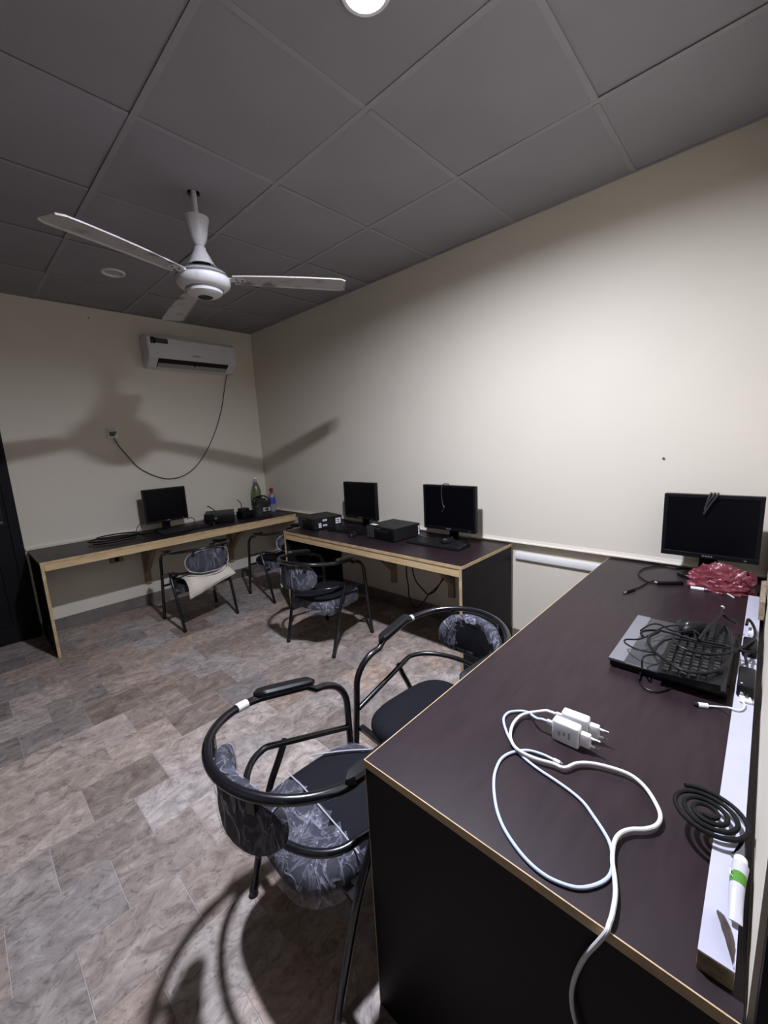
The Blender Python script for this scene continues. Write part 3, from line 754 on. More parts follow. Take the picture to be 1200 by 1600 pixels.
    for k, z in prof2:
        if k == 0: rings.append([bm.verts.new((0.102, 0, z))]); continue
        row = []
        for i in range(n):
            px_, py_ = plan(2 * PI * i / n, k)
            nz = noise.noise(V((px_ * 22, py_ * 22, z * 30 + seed)))
            low = max(0.0, (0.36 - z) / 0.05)
            row.append(bm.verts.new((px_ * (1 + 0.02 * nz), py_ * (1 + 0.02 * nz), z + nz * (0.001 + 0.018 * low) - 0.016 * low)))
        rings.append(row)
    for A, B in zip(rings, rings[1:]):
        for i in range(n):
            i2 = (i + 1) % n
            if len(A) == 1: bm.faces.new((A[0], B[i], B[i2]))
            else: bm.faces.new((A[i], B[i], B[i2], A[i2]))
    for f in list(bm.faces):
        c = f.calc_center_median()
        topf = c.z > 0.385
        if film == 'full':
            cut = topf and c.x > 0.04 and c.y < 0.20 - max(0, (c.x - 0.13)) * 0.85
            cut = cut or (c.x > 0.10 and c.y < -0.1 and c.z > 0.34)
        else:
            cut = topf and (abs(c.y) < 0.185 and c.x > -0.11) or (c.z > 0.352 and film == 'torn')
        if cut: bm.faces.remove(f)
    bmesh.ops.delete(bm, geom=[v for v in bm.verts if not v.link_faces], context='VERTS')
    so = obj('plastic_wrap', bm, M_FILM, seat); so['label'] = 'clear crinkled plastic wrap'
    if film == 'full':
        bm = new(); tube(bm, [V((0.04, 0.186, 0.400)), V((0.042, 0.1, 0.4075)), V((0.04, 0, 0.408)), V((0.038, -0.1, 0.4075)), V((0.036, -0.186, 0.400))], 0.0022, 6)
        tube(bm, smooth_path([V((0.13, 0.186, 0.4045)), V((0.17, 0.155, 0.408)), V((0.23, 0.11, 0.408)), V((0.29, 0.06, 0.405))], 4), 0.0024, 6)
        obj('film_hem', bm, mat('film_hem', (0.45, 0.45, 0.48), 0.4), seat)
    if film == 'loose':
        # pale rolled film edge around the pad's outer face
        pts = []
        a0, a1 = (0.0, 2 * PI) if seed == 4 else (-1.1, 1.9)
        for k in range(41):
            q = a0 + (a1 - a0) * k / 40; px_, py_ = sup(q, 2.5); ang = 0.186 * px_ / 0.215
            rad = 0.205 + 0.020 + 0.002 * math.sin(k * 2.3)
            pts.append(V((-rad * math.cos(ang) - 0.005, rad * math.sin(ang) * 1.02, 0.598 - 0.010 * px_ * px_ + 0.097 * py_ + 0.002 * math.sin(k * 1.7))))
        bm = new(); tube(bm, pts, lambda q: 0.0032 + 0.0014 * math.sin(q * 37), 7); obj('film_hem', bm, mat('film_hem', (0.45, 0.45, 0.48), 0.4), bk)
    return t
make_chair('black armchair with white tape on its arm, at the near desk corner', (0.545, 0.876, -4.2), zs_=0.965, film='full', seed=1, tape=True)
make_chair('black armchair with torn plastic on its round back, beside the near desk', (1.254, 0.880, 175), zs_=0.95, film='torn', seed=2)
make_chair('black armchair pushed up to the middle desk with loose plastic under its seat', (1.655, 2.278, 8.2), zs_=0.95, film='loose', seed=3)
make_chair('black armchair holding a beige cushion, at the end-wall desk', (1.325, 3.395, 90), zs_=0.95, film='loose', seed=4)
make_chair('black armchair at the corner end of the end-wall desk, without cushion', (2.10, 3.325, 90), zs_=0.95, film='loose', seed=5)

# ================================================================== CUSHION
def pillow():
    bm = new(); nu, nv = 22, 16
    spine = smooth_path([V((0, 3.44, 0.418)), V((0, 3.35, 0.432)), V((0, 3.27, 0.425)), V((0, 3.212, 0.375)), V((0, 3.200, 0.285))], 6)
    def fn(sgn):
        def g(u, v):
            k = v * (len(spine) - 1) * (1.0 - 0.30 * u); i = min(int(k), len(spine) - 2); f_ = k - i
            P = spine[i].lerp(spine[i + 1], f_); T = (spine[i + 1] - spine[i]).normalized(); Nn = V((0, -T.z, T.y))
            th = 0.036 * (max(0, 1 - abs(2 * u - 1) ** 3.0) ** 0.5) * (max(0, 1 - abs(2 * v - 1) ** 3.0) ** 0.5)
            x = 1.135 + 0.40 * u + 0.010 * math.sin(v * PI) * (1 if u < .5 else -1)
            wr = noise.noise(V((u * 7, v * 6, 2.0))) * 0.006 * (1.6 if u < 0.35 else 0.6)
            return V((x, P.y, P.z)) + Nn * (sgn * th + wr)
        return g
    grid_surface(bm, fn(1), nu, nv); grid_surface(bm, fn(-1), nu, nv)
    bmesh.ops.remove_doubles(bm, verts=bm.verts[:], dist=0.0015)
    return bm
solo('cushion', pillow(), M_CUSH, 'beige cushion drooping out of the back of an armchair', 'cushion')

# ================================================================== MONITORS
def monitor(label, loc, rz, w_, h_, z0, base_back=0.05, logo=True, grp='black flat monitors on the desks'):
    """screen faces local -y; origin on the desk below the screen plane"""
    t = thing('monitor', label, 'monitor', loc, rz, grp)
    bz = 0.016
    bm = new(); box(bm, (-w_ / 2, 0.003, z0), (w_ / 2, 0.032, z0 + h_), 0.004, 2)
    box(bm, (-w_ * 0.33, 0.030, z0 + h_ * 0.18), (w_ * 0.33, 0.055, z0 + h_ * 0.82), 0.008, 2); obj('housing', bm, M_BLK, t)
    # bezel of four bars
    for nm, lo, hi in (('bezel_bar', (-w_ / 2, -0.004, z0), (w_ / 2, 0.004, z0 + 0.022)), ('bezel_bar', (-w_ / 2, -0.004, z0 + h_ - bz), (w_ / 2, 0.004, z0 + h_)),
                       ('bezel_bar', (-w_ / 2, -0.004, z0 + 0.022), (-w_ / 2 + bz, 0.004, z0 + h_ - bz)), ('bezel_bar', (w_ / 2 - bz, -0.004, z0 + 0.022), (w_ / 2, 0.004, z0 + h_ - bz))):
        bm = new(); box(bm, lo, hi, 0.0015); obj(nm, bm, M_BLK, t)
    bm = new(); box(bm, (-w_ / 2 + bz - 0.001, -0.0005, z0 + 0.021), (w_ / 2 - bz + 0.001, 0.004, z0 + h_ - bz + 0.001)); obj('screen', bm, M_SCREEN, t)
    if logo:
        bm = new()
        for q in range(4): box(bm, (-0.018 + q * 0.010, -0.0046, z0 + 0.008), (-0.011 + q * 0.010, -0.0038, z0 + 0.015))
        obj('logo', bm, M_SILVER, t)
    bm = new(); box(bm, (-0.035, 0.035 + base_back * 0.4, 0.010), (0.035, 0.055 + base_back * 0.4, z0 + h_ * 0.45), 0.005, 2); obj('neck', bm, M_BLK, t)
    bm = new(); n = 28; ring = [((0.115 * math.cos(2 * PI * k / n)), base_back + 0.075 * math.sin(2 * PI * k / n)) for k in range(n)]
    prism(bm, ring, 2, 0.0, 0.012); obj('base', bm, M_BLK, t)
    bm = new(); box(bm, (w_ / 2 - 0.05, -0.0046, z0 + 0.007), (w_ / 2 - 0.04, -0.0036, z0 + 0.013)); obj('power_button', bm, M_GREY, t)
    return t
monitor('black flat monitor standing on the end-wall desk', (1.325, 4.00, ZT), 0, 0.365, 0.305, 0.085)
monitor('black flat monitor between the two desktop computers on the middle desk', (2.30, 2.455, ZT), -PI / 2, 0.375, 0.305, 0.083)
monitor('black flat monitor with a thin cable over its top, on the middle desk', (2.30, 1.575, ZT), -PI / 2, 0.420, 0.312, 0.083)
monitor('black flat monitor behind the red plastic bag', (2.30, 0.172, ZT), -PI / 2, 0.352, 0.292, 0.112, base_back=0.07)
# cables draped over monitors
def cable(pts, r, m, label, n=6, seg=7, grp=None, cat='cable', name='cable'):
    bm = new(); tube(bm, smooth_path(pts, n), r, seg); return solo(name, bm, m, label, cat, grp)
zt = ZT + 0.083 + 0.312
cable([V((2.365, 1.60, zt - 0.10)), V((2.358, 1.603, zt - 0.01)), V((2.33, 1.607, zt + 0.006)), V((2.300, 1.613, zt + 0.006)), V((2.290, 1.618, zt - 0.01)), V((2.289, 1.622, zt - 0.07)), V((2.288, 1.612, zt - 0.13)), V((2.288, 1.600, zt - 0.15)), V((2.288, 1.610, zt - 0.17)), V((2.288, 1.622, zt - 0.185))], 0.0035, mat('grey_cable', (0.03, 0.03, 0.033), 0.4), 'thin dark cable hanging over the middle-desk monitor')
zt = ZT + 0.112 + 0.292
t = thing('folded_cable', 'dark cable folded over the monitor behind the red bag', 'cable', (2.33, 0.175, zt + 0.002))
for k, (dy, dl) in enumerate(((0.0, 0.075), (-0.012, 0.06), (-0.024, 0.085))):
    yy = 0.178 + dy
    pts = [V((2.345, yy, zt - 0.06)), V((2.344, yy, zt - 0.004)), V((2.330, yy, zt + 0.0055)), V((2.302, yy, zt + 0.0055)), V((2.2885, yy + 0.003, zt - 0.004)), V((2.2885, yy + 0.012 + dy * -0.6, zt - dl * 0.6)), V((2.2885, 0.192 + 0.002 * k, zt - dl))]
    bm = new(); tube(bm, smooth_path(pts, 6), 0.0042, 7); obj('strand', bm, mat('grey_cable', (0.03, 0.03, 0.033), 0.4), t, world=True)

# ================================================================== DESKTOP COMPUTERS
def computer(label, loc, rz, sx, sy, sz, stickers=(), grey_front=True, top_label=False):
    """front faces local -x; origin bottom centre"""
    t = thing('desktop_computer', label, 'computer', loc, rz, 'small black desktop computers')
    bm = new(); box(bm, (-sx / 2 + 0.02, -sy / 2, 0.004), (sx / 2, sy / 2, sz), 0.003); obj('case', bm, M_BLK2, t)
    for px_ in (-1, 1):
        for py_ in (-1, 1):
            bm = new(); lathe(bm, [(0.009, 0), (0.009, 0.006)], 10, c=(px_ * (sx / 2 - 0.04), py_ * (sy / 2 - 0.03), 0)); obj('foot', bm, M_PAD, t)
    bm = new(); box(bm, (-sx / 2, -sy / 2, 0.004), (-sx / 2 + 0.0195, sy / 2, sz), 0.004, 2); fb = obj('front_bezel', bm, M_BLK, t)
    if grey_front:
        bm = new(); box(bm, (-sx / 2 - 0.002, sy / 2 - 0.085, 0.006), (-sx / 2 + 0.004, sy / 2 - 0.004, sz - 0.003), 0.002); obj('front_panel', bm, mat('dull_grey_panel', (0.035, 0.035, 0.038), 0.5), fb)
    bm = new(); box(bm, (-sx / 2 - 0.0015, -sy / 2 + 0.05, sz * 0.62), (-sx / 2 + 0.003, sy / 2 - 0.10, sz * 0.78), 0.001); obj('drive_slot', bm, M_BLK2, fb)
    for q in range(4):
        bm = new(); box(bm, (-sx / 2 - 0.0018, sy / 2 - 0.105 - q * 0.018, sz * 0.84), (-sx / 2 + 0.002, sy / 2 - 0.095 - q * 0.018, sz * 0.90)); obj('port', bm, M_GREY, fb)
    bm = new(); box(bm, (0.03, -0.045, sz - 0.002), (0.075, 0.015, sz + 0.0008)); obj('latch_recess', bm, M_BLK, t)
    for (x0, x1, z0, z1) in stickers:
        bm = new(); box(bm, (x0, -sy / 2 - 0.0007, z0), (x1, -sy / 2 + 0.001, z1)); st = obj('sticker', bm, M_PAPER, t); st['label'] = 'white printed sticker'
        bm = new()
        for q in range(2): box(bm, (x0 + (x1 - x0) * 0.2, -sy / 2 - 0.0011, z0 + (z1 - z0) * (0.25 + 0.35 * q)), (x1 - (x1 - x0) * 0.25, -sy / 2 - 0.0005, z0 + (z1 - z0) * (0.38 + 0.35 * q)))
        obj('sticker_print', bm, M_INK, st)
    if top_label:
        bm = new(); box(bm, (-sx / 2 + 0.025, sy / 2 - 0.075, sz - 0.0005), (-sx / 2 + 0.06, sy / 2 - 0.012, sz + 0.0008)); st = obj('sticker', bm, M_PAPER, t); st['label'] = 'white paper sticker'
    return t
computer('black desktop computer with white stickers on its side, at the end of the middle desk', (2.175, 2.845, ZT), math.radians(-10), 0.29, 0.27, 0.098,
         stickers=((-0.045, -0.005, 0.068, 0.084), (-0.045, -0.005, 0.026, 0.040), (-0.085, -0.060, 0.018, 0.056), (0.08, 0.13, 0.030, 0.078)))
computer('black desktop computer beside the keyboard with a mouse on it, middle desk', (2.225, 2.025, ZT), math.radians(-5), 0.28, 0.29, 0.098, stickers=((0.118, 0.132, 0.012, 0.082),), top_label=True)
t = computer('black desktop computer with a white badge on the end-wall desk', (1.805, 3.985, ZT), math.radians(62), 0.25, 0.27, 0.095, grey_front=False)
bm = new(); lathe(bm, [(0.014, 0), (0.014, 0.001)], 16); bmesh.ops.rotate(bm, matrix=Matrix.Rotation(-PI / 2, 3, 'Y'), verts=bm.verts[:]); bmesh.ops.translate(bm, vec=(-0.1255, 0.03, 0.055), verts=bm.verts[:]); obj('badge', bm, M_SILVER, t)
# small speaker boxes beside it
t = thing('router', 'small black router box with a thin antenna, on the end-wall desk', 'router', (2.040, 3.915, ZT), 0.1)
bm = new(); box(bm, (-0.065, -0.055, 0), (0.065, 0.055, 0.075), 0.004, 2); obj('body', bm, M_BLK, t)
bm = new(); box(bm, (-0.055, -0.04, 0.0755), (0.03, 0.045, 0.105), 0.004, 2); obj('upper_box', bm, M_BLK2, t)
bm = new(); tube(bm, smooth_path([V((-0.02, 0.02, 0.104)), V((-0.022, 0.02, 0.15)), V((-0.045, 0.02, 0.185)), V((-0.06, 0.02, 0.197))], 4), 0.004, 8); obj('antenna', bm, M_CABLE, t)
cable([V((1.80, 4.06, ZT + 0.098)), V((1.77, 4.06, ZT + 0.125)), V((1.735, 4.06, ZT + 0.155)), V((1.725, 4.06, ZT + 0.150))], 0.005, M_CABLE, 'stiff black cable end sticking up on the end-wall computer')
# ================================================================== KEYBOARDS AND MICE
def keyboard(label, loc, rz, w_=0.43, d_=0.138, keym=M_KEY):
    """keys' user side is local -y"""
    t = thing('keyboard', label, 'keyboard', loc, rz, 'black computer keyboards')
    bm = new(); prism(bm, [(-d_ / 2, 0), (d_ / 2, 0), (d_ / 2, 0.024), (-d_ / 2 + 0.006, 0.012), (-d_ / 2, 0.008)], 0, -w_ / 2, w_ / 2)
    obj('tray', bm, M_BLK, t)
    bm = new(); kw = 0.019 * w_ / 0.43
    x0 = -w_ / 2 + 0.010
    def key(cx, cy, ww):
        zz = 0.013 + (cy + d_ / 2) / d_ * 0.011
        r_ = kw * 0.42; hw = ww * 0.5 - kw * 0.08; hd = kw * 0.42
        q = [bm.verts.new((cx + a_ * hw, cy + b_ * hd, zz - 0.002)) for a_, b_ in ((-1, -1), (1, -1), (1, 1), (-1, 1))] + [bm.verts.new((cx + a_ * hw * 0.78, cy + b_ * hd * 0.78, zz + 0.006)) for a_, b_ in ((-1, -1), (1, -1), (1, 1), (-1, 1))]
        bm.faces.new(q[4:])
        for i in range(4): bm.faces.new((q[i], q[(i + 1) % 4], q[4 + (i + 1) % 4], q[4 + i]))
    for row in range(6):
        cy = d_ / 2 - 0.014 - row * (d_ - 0.026) / 5.6 - (0.004 if row else 0)
        if row < 5:
            for c in range(15): key(x0 + kw * (c + 0.5), cy, kw)
        else:
            for c in (0, 1, 2, 10, 11, 12, 13, 14): key(x0 + kw * (c + 0.5), cy, kw)
            key(x0 + kw * 6.5, cy, kw * 7)
        for c in range(3): key(x0 + kw * (15.4 + c + 0.5), cy, kw)
        if row: 
            for c in range(3): key(x0 + kw * (18.7 + c + 0.5), cy, kw)
    ko = obj('keys', bm, keym, t); ko['kind'] = 'stuff'
    return t
def mouse(label, loc, rz, s=1.0, tiltx=0.0):
    t = thing('mouse', label, 'mouse', loc, rz, 'black computer mice', rot=(tiltx, 0, rz))
    bm = new(); rings = []
    for k in range(9):
        v = k / 8 * PI / 2
        rings.append([bm.verts.new((0.030 * s * math.cos(v) ** 0.6 * math.cos(q) * (1.0 + 0.08 * math.sin(q)), 0.055 * s * math.cos(v) ** 0.6 * math.sin(q), 0.034 * s * math.sin(v) * (1 - 0.25 * math.sin(q) * math.cos(v)))) for q in [2 * PI * i / 24 for i in range(24)]])
    for A, B in zip(rings, rings[1:]):
        for i in range(24): bm.faces.new((A[i], A[(i + 1) % 24], B[(i + 1) % 24], B[i]))
    bm.faces.new(rings[0][::-1]); bmesh.ops.remove_doubles(bm, verts=bm.verts[:], dist=1e-4)
    obj('shell', bm, M_BLK, t)
    bm = new(); lathe(bm, [(0.007, -0.003), (0.008, 0), (0.007, 0.003)], 14); bmesh.ops.rotate(bm, matrix=Matrix.Rotation(PI / 2, 3, 'Y'), verts=bm.verts[:]); bmesh.ops.translate(bm, vec=(0, 0.027 * s, 0.025 * s), verts=bm.verts[:]); obj('scroll_wheel', bm, M_GREY, t)
    return t
keyboard('black keyboard in front of the monitor on the end-wall desk', (1.40, 3.84, ZT), 0.03)
keyboard('black keyboard between the desktop computers on the middle desk', (2.175, 2.455, ZT), -PI / 2 + 0.05, w_=0.40)
keyboard('black keyboard with a mouse lying on it, middle desk', (2.195, 1.60, ZT), -PI / 2 + 0.02, keym=mat('worn_keys', (0.016, 0.016, 0.018), 0.3, spec=0.4))
mouse('black mouse beside the middle-desk keyboard, next to a computer', (2.06, 2.30, ZT), -PI / 2 + 0.5)
mouse('black mouse lying on top of the middle-desk keyboard', (2.215, 1.525, ZT + 0.026), -PI / 2 - 0.5, tiltx=0.0)
mouse('black mouse beside the keyboard on the end-wall desk', (1.66, 3.86, ZT), 0.2, 0.9)

# ================================================================== END-WALL DESK CLUTTER
def lump(name, label, cat, loc, rx, ry, h, m, seed, amp=0.12, n=26, pw=2.4):
    bm = new(); rings = []
    for k in range(13):
        v = -0.15 + (PI / 2 + 0.15) * k / 12
        row = []
        for i in range(n):
            q = 2 * PI * i / n; d = V((math.cos(v) * math.cos(q), math.cos(v) * math.sin(q), math.sin(v)))
            f = 1 + amp * noise.noise(d * 2.1 + V((seed, 0, 0))) * 2 + amp * 0.7 * noise.noise(d * 6 + V((0, seed, 0)))
            row.append(bm.verts.new((d.x * rx * f, d.y * ry * f, max(0.0, d.z * h * f))))
        rings.append(row)
    for A, B in zip(rings, rings[1:]):
        for i in range(n): bm.faces.new((A[i], A[(i + 1) % n], B[(i + 1) % n], B[i]))
    bm.faces.new(rings[0][::-1]); bmesh.ops.remove_doubles(bm, verts=bm.verts[:], dist=1e-5)
    t = thing(name, label, cat, loc); obj('body', bm, m, t); return t
t = lump('cloth_bag', 'crumpled dark mesh bag with a white tag in the desk corner', 'bag', (2.228, 3.90, ZT), 0.100, 0.095, 0.185, M_CLOTH, 4.2, 0.14)
bm = new(); g_ = grid_surface(bm, lambda u, v: V((-0.045 + 0.085 * u, -0.104 - 0.006 * math.sin(u * PI), 0.052 + 0.042 * v)), 6, 4)
bmesh.ops.solidify(bm, geom=bm.faces[:], thickness=0.0015); tg = obj('white_tag', bm, M_PAPER, t); tg['label'] = 'white paper tag with grey writing'
bm = new()
for q in range(4): box(bm, (-0.028 + q * 0.012, -0.1135, 0.067), (-0.020 + q * 0.012, -0.1100, 0.080))
obj('tag_print', bm, M_INK, tg)
bm = new(); tube(bm, smooth_path([V((-0.10, -0.01, 0.12)), V((-0.10, -0.005, 0.17)), V((-0.04, 0.0, 0.20)), V((0.04, 0.0, 0.20)), V((0.085, 0.0, 0.165)), V((0.10, 0, 0.12))], 5), 0.008, 8); obj('handle', bm, M_BLK, t)
t = thing('soda_bottle', 'green plastic bottle with a clear neck in the desk corner', 'bottle', (2.295, 4.10, ZT))
bm = new(); lathe(bm, [(0.040, 0), (0.049, 0.008), (0.050, 0.03), (0.050, 0.22), (0.047, 0.255), (0.038, 0.29), (0.027, 0.318), (0.018, 0.340)], 28); obj('body', bm, M_GLASSG, t)
bm = new(); lathe(bm, [(0.0178, 0.3402), (0.0150, 0.355), (0.0145, 0.372)], 20); obj('neck', bm, M_BOTCLR, t)
bm = new(); lathe(bm, [(0.0155, 0.3722), (0.0155, 0.392), (0.013, 0.394)], 20); obj('cap', bm, M_WHITE, t)
t = thing('spray_bottle', 'spray cleaner bottle with red trigger and blue label in the desk corner', 'bottle', (2.425, 4.00, ZT), 0.6)
bm = new(); lathe(bm, [(0.030, 0), (0.036, 0.006), (0.037, 0.06), (0.037, 0.14), (0.034, 0.165), (0.022, 0.190), (0.014, 0.205)], 26); bmesh.ops.scale(bm, vec=(1.05, 0.8, 1), verts=bm.verts[:]); obj('body', bm, M_BOTCLR, t)
bm = new(); lathe(bm, [(0.0375, 0.085), (0.0378, 0.09), (0.0378, 0.150), (0.0350, 0.163)], 26, cap=False); bmesh.ops.scale(bm, vec=(1.06, 0.82, 1), verts=bm.verts[:]); obj('blue_label', bm, M_BLUE, t)
bm = new(); lathe(bm, [(0.015, 0.2055), (0.016, 0.225), (0.012, 0.232)], 16); box(bm, (-0.042, -0.011, 0.232), (0.022, 0.011, 0.265), 0.005, 2); box(bm, (-0.030, -0.006, 0.195), (-0.020, 0.006, 0.233), 0.003); sp_ = obj('spray_head', bm, M_RED, t)
pts = []
for k in range(60):
    q = -2.6 + k * 0.24; f = 1 + 0.10 * math.sin(k * 0.35)
    pts.append(V((0.86 + 0.17 * f * math.cos(q) + 0.0009 * k, 3.965 + 0.115 * f * math.sin(q), ZT + 0.006 + 0.0006 * k + 0.004 * math.sin(q * 0.5) ** 2)))
pts += [V((1.06, 3.93, ZT + 0.02)), V((1.10, 3.96, ZT + 0.006))]
cable(pts, 0.0055, M_CABLE, 'coil of black cable lying on the end-wall desk', n=3)
cable([V((1.14, 4.06, ZT + 0.10)), V((1.10, 4.05, ZT + 0.09)), V((1.07, 4.05, ZT + 0.04)), V((1.09, 4.04, ZT + 0.006)), V((1.15, 4.00, ZT + 0.005)), V((1.20, 3.95, ZT + 0.005))], 0.003, M_CABLE, 'thin wire looping beside the end-wall monitor')
cable([V((1.52, 4.08, ZT + 0.06)), V((1.56, 4.08, ZT + 0.07)), V((1.59, 4.09, ZT + 0.05)), V((1.61, 4.12, ZT + 0.02)), V((1.615, 4.17, ZT + 0.006))], 0.0035, M_CABLE, 'black cable between the end-wall monitor and computer')
cable([V((1.47, 3.925, ZT + 0.022)), V((1.53, 3.945, ZT + 0.010)), V((1.60, 3.97, ZT + 0.006)), V((1.66, 4.02, ZT + 0.006)), V((1.68, 4.12, ZT + 0.006))], 0.003, M_CABLE, 'keyboard wire running back across the end-wall desk')
# socket box under the end-wall desk
t = thing('socket_box', 'small dark socket box with wires on the wall under the desk', 'socket', (0.92, YF, 0.47))
bm = new(); box(bm, (-0.05, -0.035, 0), (0.05, 0, 0.075), 0.005); obj('box', bm, M_BRKT, t)
bm = new(); box(bm, (-0.02, -0.055, 0.015), (0.015, -0.036, 0.05), 0.004); obj('plug', bm, M_BLK, t)
bm = new(); tube(bm, smooth_path([V((-0.045, -0.03, 0.06)), V((-0.10, -0.03, 0.085)), V((-0.17, -0.025, 0.105)), V((-0.22, -0.02, 0.15))], 5), 0.006, 7); obj('wire', bm, M_CABLE, t)

# ================================================================== CABLES UNDER THE MIDDLE DESK
px = 2.42
a_ = [pX(u, v, px) for u, v in ((636, 872), (635, 895), (638, 915), (639, 932), (644, 944), (651, 949), (660, 943), (668, 931), (682, 918), (692, 906), (697, 895))]
b_ = [pX(u, v, px - 0.015) for u, v in ((643, 872), (645, 892), (650, 908), (659, 919), (668, 928), (678, 925), (686, 914), (692, 903), (694, 893))]
cable(a_, 0.005, M_CABLE, 'longer black cable hanging in a loop under the middle desk')
cable(b_, 0.005, M_CABLE, 'shorter black cable hanging under the middle desk')

# ================================================================== NEAR DESK: BOARD, LAPTOP, TANGLE
BZ = ZT + 0.030
t = thing('white_board_strip', 'narrow white-topped board lying along the back of the near desk', 'board', (0.578, -0.002, ZT))
bm = new(); box(bm, (0.578, -0.021, ZT), (2.12, 0.017, BZ - 0.001), 0.0005); obj('core', bm, M_CHIP, t, world=True)
bm = new(); box(bm, (0.5785, -0.021, BZ - 0.001), (2.12, 0.017, BZ)); obj('white_face', bm, M_STRIP, t, world=True)
# laptop
LA = (1.29, 0.030); LB = (1.672, 0.312)
t = thing('laptop', 'closed silver and black laptop under a keyboard and cables', 'laptop', ((LA[0] + LB[0]) / 2, (LA[1] + LB[1]) / 2, ZT))
bm = new(); box(bm, (LA[0] + 0.004, LA[1], ZT + 0.003), (LB[0], LB[1] - 0.004, ZT + 0.019), 0.004, 2); obj('base', bm, M_BLK, t, world=True)
for q in ((LA[0] + 0.03, LA[1] + 0.03), (LB[0] - 0.03, LA[1] + 0.03), (LA[0] + 0.03, LB[1] - 0.03), (LB[0] - 0.03, LB[1] - 0.03)):
    bm = new(); lathe(bm, [(0.008, ZT), (0.008, ZT + 0.004)], 10, c=(*q, 0)); obj('foot', bm, M_PAD, t, world=True)
bm = new(); box(bm, (LA[0], LA[1] + 0.004, ZT + 0.0195), (LB[0], LB[1], ZT + 0.028), 0.0035, 2); lid = obj('lid', bm, mat('dark_silver_lid', (0.055, 0.058, 0.064), 0.35, metal=0.3), t, world=True)
bm = new(); box(bm, (LA[0] + 0.001, LB[1] - 0.043, ZT + 0.0281), (LB[0] - 0.001, LB[1] - 0.002, ZT + 0.0286)); obj('silver_band', bm, M_SILVER, lid, world=True)
bm = new(); box(bm, (LA[0] - 0.0008, LB[1] - 0.12, ZT + 0.0235), (LA[0] + 0.001, LB[1] - 0.003, ZT + 0.027)); obj('bright_edge', bm, M_CHROME, lid, world=True)
bm = new(); tube(bm, [V((LA[0] + 0.05, LA[1] + 0.004, ZT + 0.017)), V((LB[0] - 0.05, LA[1] + 0.004, ZT + 0.017))], 0.006, 10); obj('hinge', bm, M_BLK, t, world=True)
KZ = ZT + 0.029
keyboard('black keyboard lying on the closed laptop under tangled cables', (1.475, 0.118, KZ), 0.02 + PI, w_=0.42, d_=0.14, keym=mat('worn_keys', (0.016, 0.016, 0.018), 0.3, spec=0.4))
mouse('black mouse on the keyboard on top of the laptop', (1.580, 0.135, KZ + 0.026), 0.9, 0.88)
TZ = KZ + 0.034
def D(pts, z, dz=0.0, o=(930, 920), s=4.444, wob=0.0):
    out = []
    for i, (a, b) in enumerate(pts):
        P = pz(o[0] + a / s, o[1] + b / s, z + wob * math.sin(i * 1.3)); out.append(P)
    return out
tg_ = 'black cables tangled on the laptop'
cable(D([(700, 350), (685, 300), (640, 262), (560, 255), (480, 265), (430, 290), (380, 320), (300, 350), (215, 352), (206, 372), (255, 405), (330, 430), (405, 436), (435, 395), (480, 360), (560, 345), (660, 360), (780, 390), (900, 410), (980, 425)], TZ, wob=0.004), 0.0026, M_CABLE, 'thin black cable in loops across the laptop lid', grp=tg_)
cable(D([(315, 290), (345, 268), (400, 245), (455, 250), (520, 285), (600, 300), (680, 290), (740, 330)], TZ + 0.006, wob=0.003), 0.0026, M_CABLE, 'thin black cable arching over the laptop', grp=tg_)
cable(D([(330, 330), (318, 305), (350, 290), (430, 288), (500, 300), (590, 325), (690, 355), (800, 375), (900, 395), (970, 420), (1040, 435), (1125, 437)], TZ + 0.002, wob=0.003), 0.0036, M_CABLE, 'black cable bundle strand over the keyboard on the laptop', grp=tg_)
cable(D([(540, 345), (570, 385), (630, 420), (720, 445), (830, 455), (930, 445), (990, 420), (1060, 380), (1110, 330), (1100, 260), (1065, 212), (1050, 250)], TZ + 0.005, wob=0.004), 0.0042, M_CABLE, 'thick black cable over the keyboard rising beside the wall', grp=tg_)
cable(D([(440, 300), (380, 330), (370, 370), (395, 420), (420, 445), (480, 490), (560, 540), (640, 575), (760, 585), (860, 560), (930, 500), (950, 440), (945, 360), (930, 290), (900, 240)], TZ + 0.001, wob=0.003), 0.0045, M_CABLE, 'thick black cable curving along the keyboard front edge', grp=tg_)
c_ = D([(430, 455), (370, 460), (335, 475), (325, 510)], TZ - 0.004) + [p + V((-0.010, 0, 0)) for p in D([(328, 545), (310, 610)], ZT + 0.012)] + D([(310, 640), (340, 685), (400, 712), (460, 710), (520, 690)], ZT + 0.004)
cable(c_, 0.0026, M_CABLE, 'thin black cable hanging off the laptop edge onto the desk', grp=tg_)
# headset microphone boom
t = thing('headset_boom', 'black headset boom with a small silver tip standing up from the tangle', 'headset', (1.62, 0.08, TZ))
bm = new(); tube(bm, smooth_path([pz(930 + 720 / 4.444, 920 + 355 / 4.444, TZ + 0.012), pz(930 + 780 / 4.444, 920 + 275 / 4.444, TZ + 0.026), pz(930 + 840 / 4.444, 920 + 215 / 4.444, TZ + 0.032), pz(930 + 880 / 4.444, 920 + 172 / 4.444, TZ + 0.034), pz(930 + 915 / 4.444, 920 + 200 / 4.444, TZ + 0.018), pz(930 + 985 / 4.444, 920 + 235 / 4.444, TZ + 0.010)], 5), 0.0048, 8); obj('boom', bm, M_CABLE, t, world=True)
P = pz(930 + 878 / 4.444, 920 + 180 / 4.444, TZ + 0.034); Q = pz(930 + 884 / 4.444, 920 + 128 / 4.444, TZ + 0.040)
bm = new(); tube(bm, smooth_path([P, (P + Q) / 2 + V((0, 0, 0.004)), Q], 4), 0.003, 8); obj('stem', bm, M_CABLE, t, world=True)
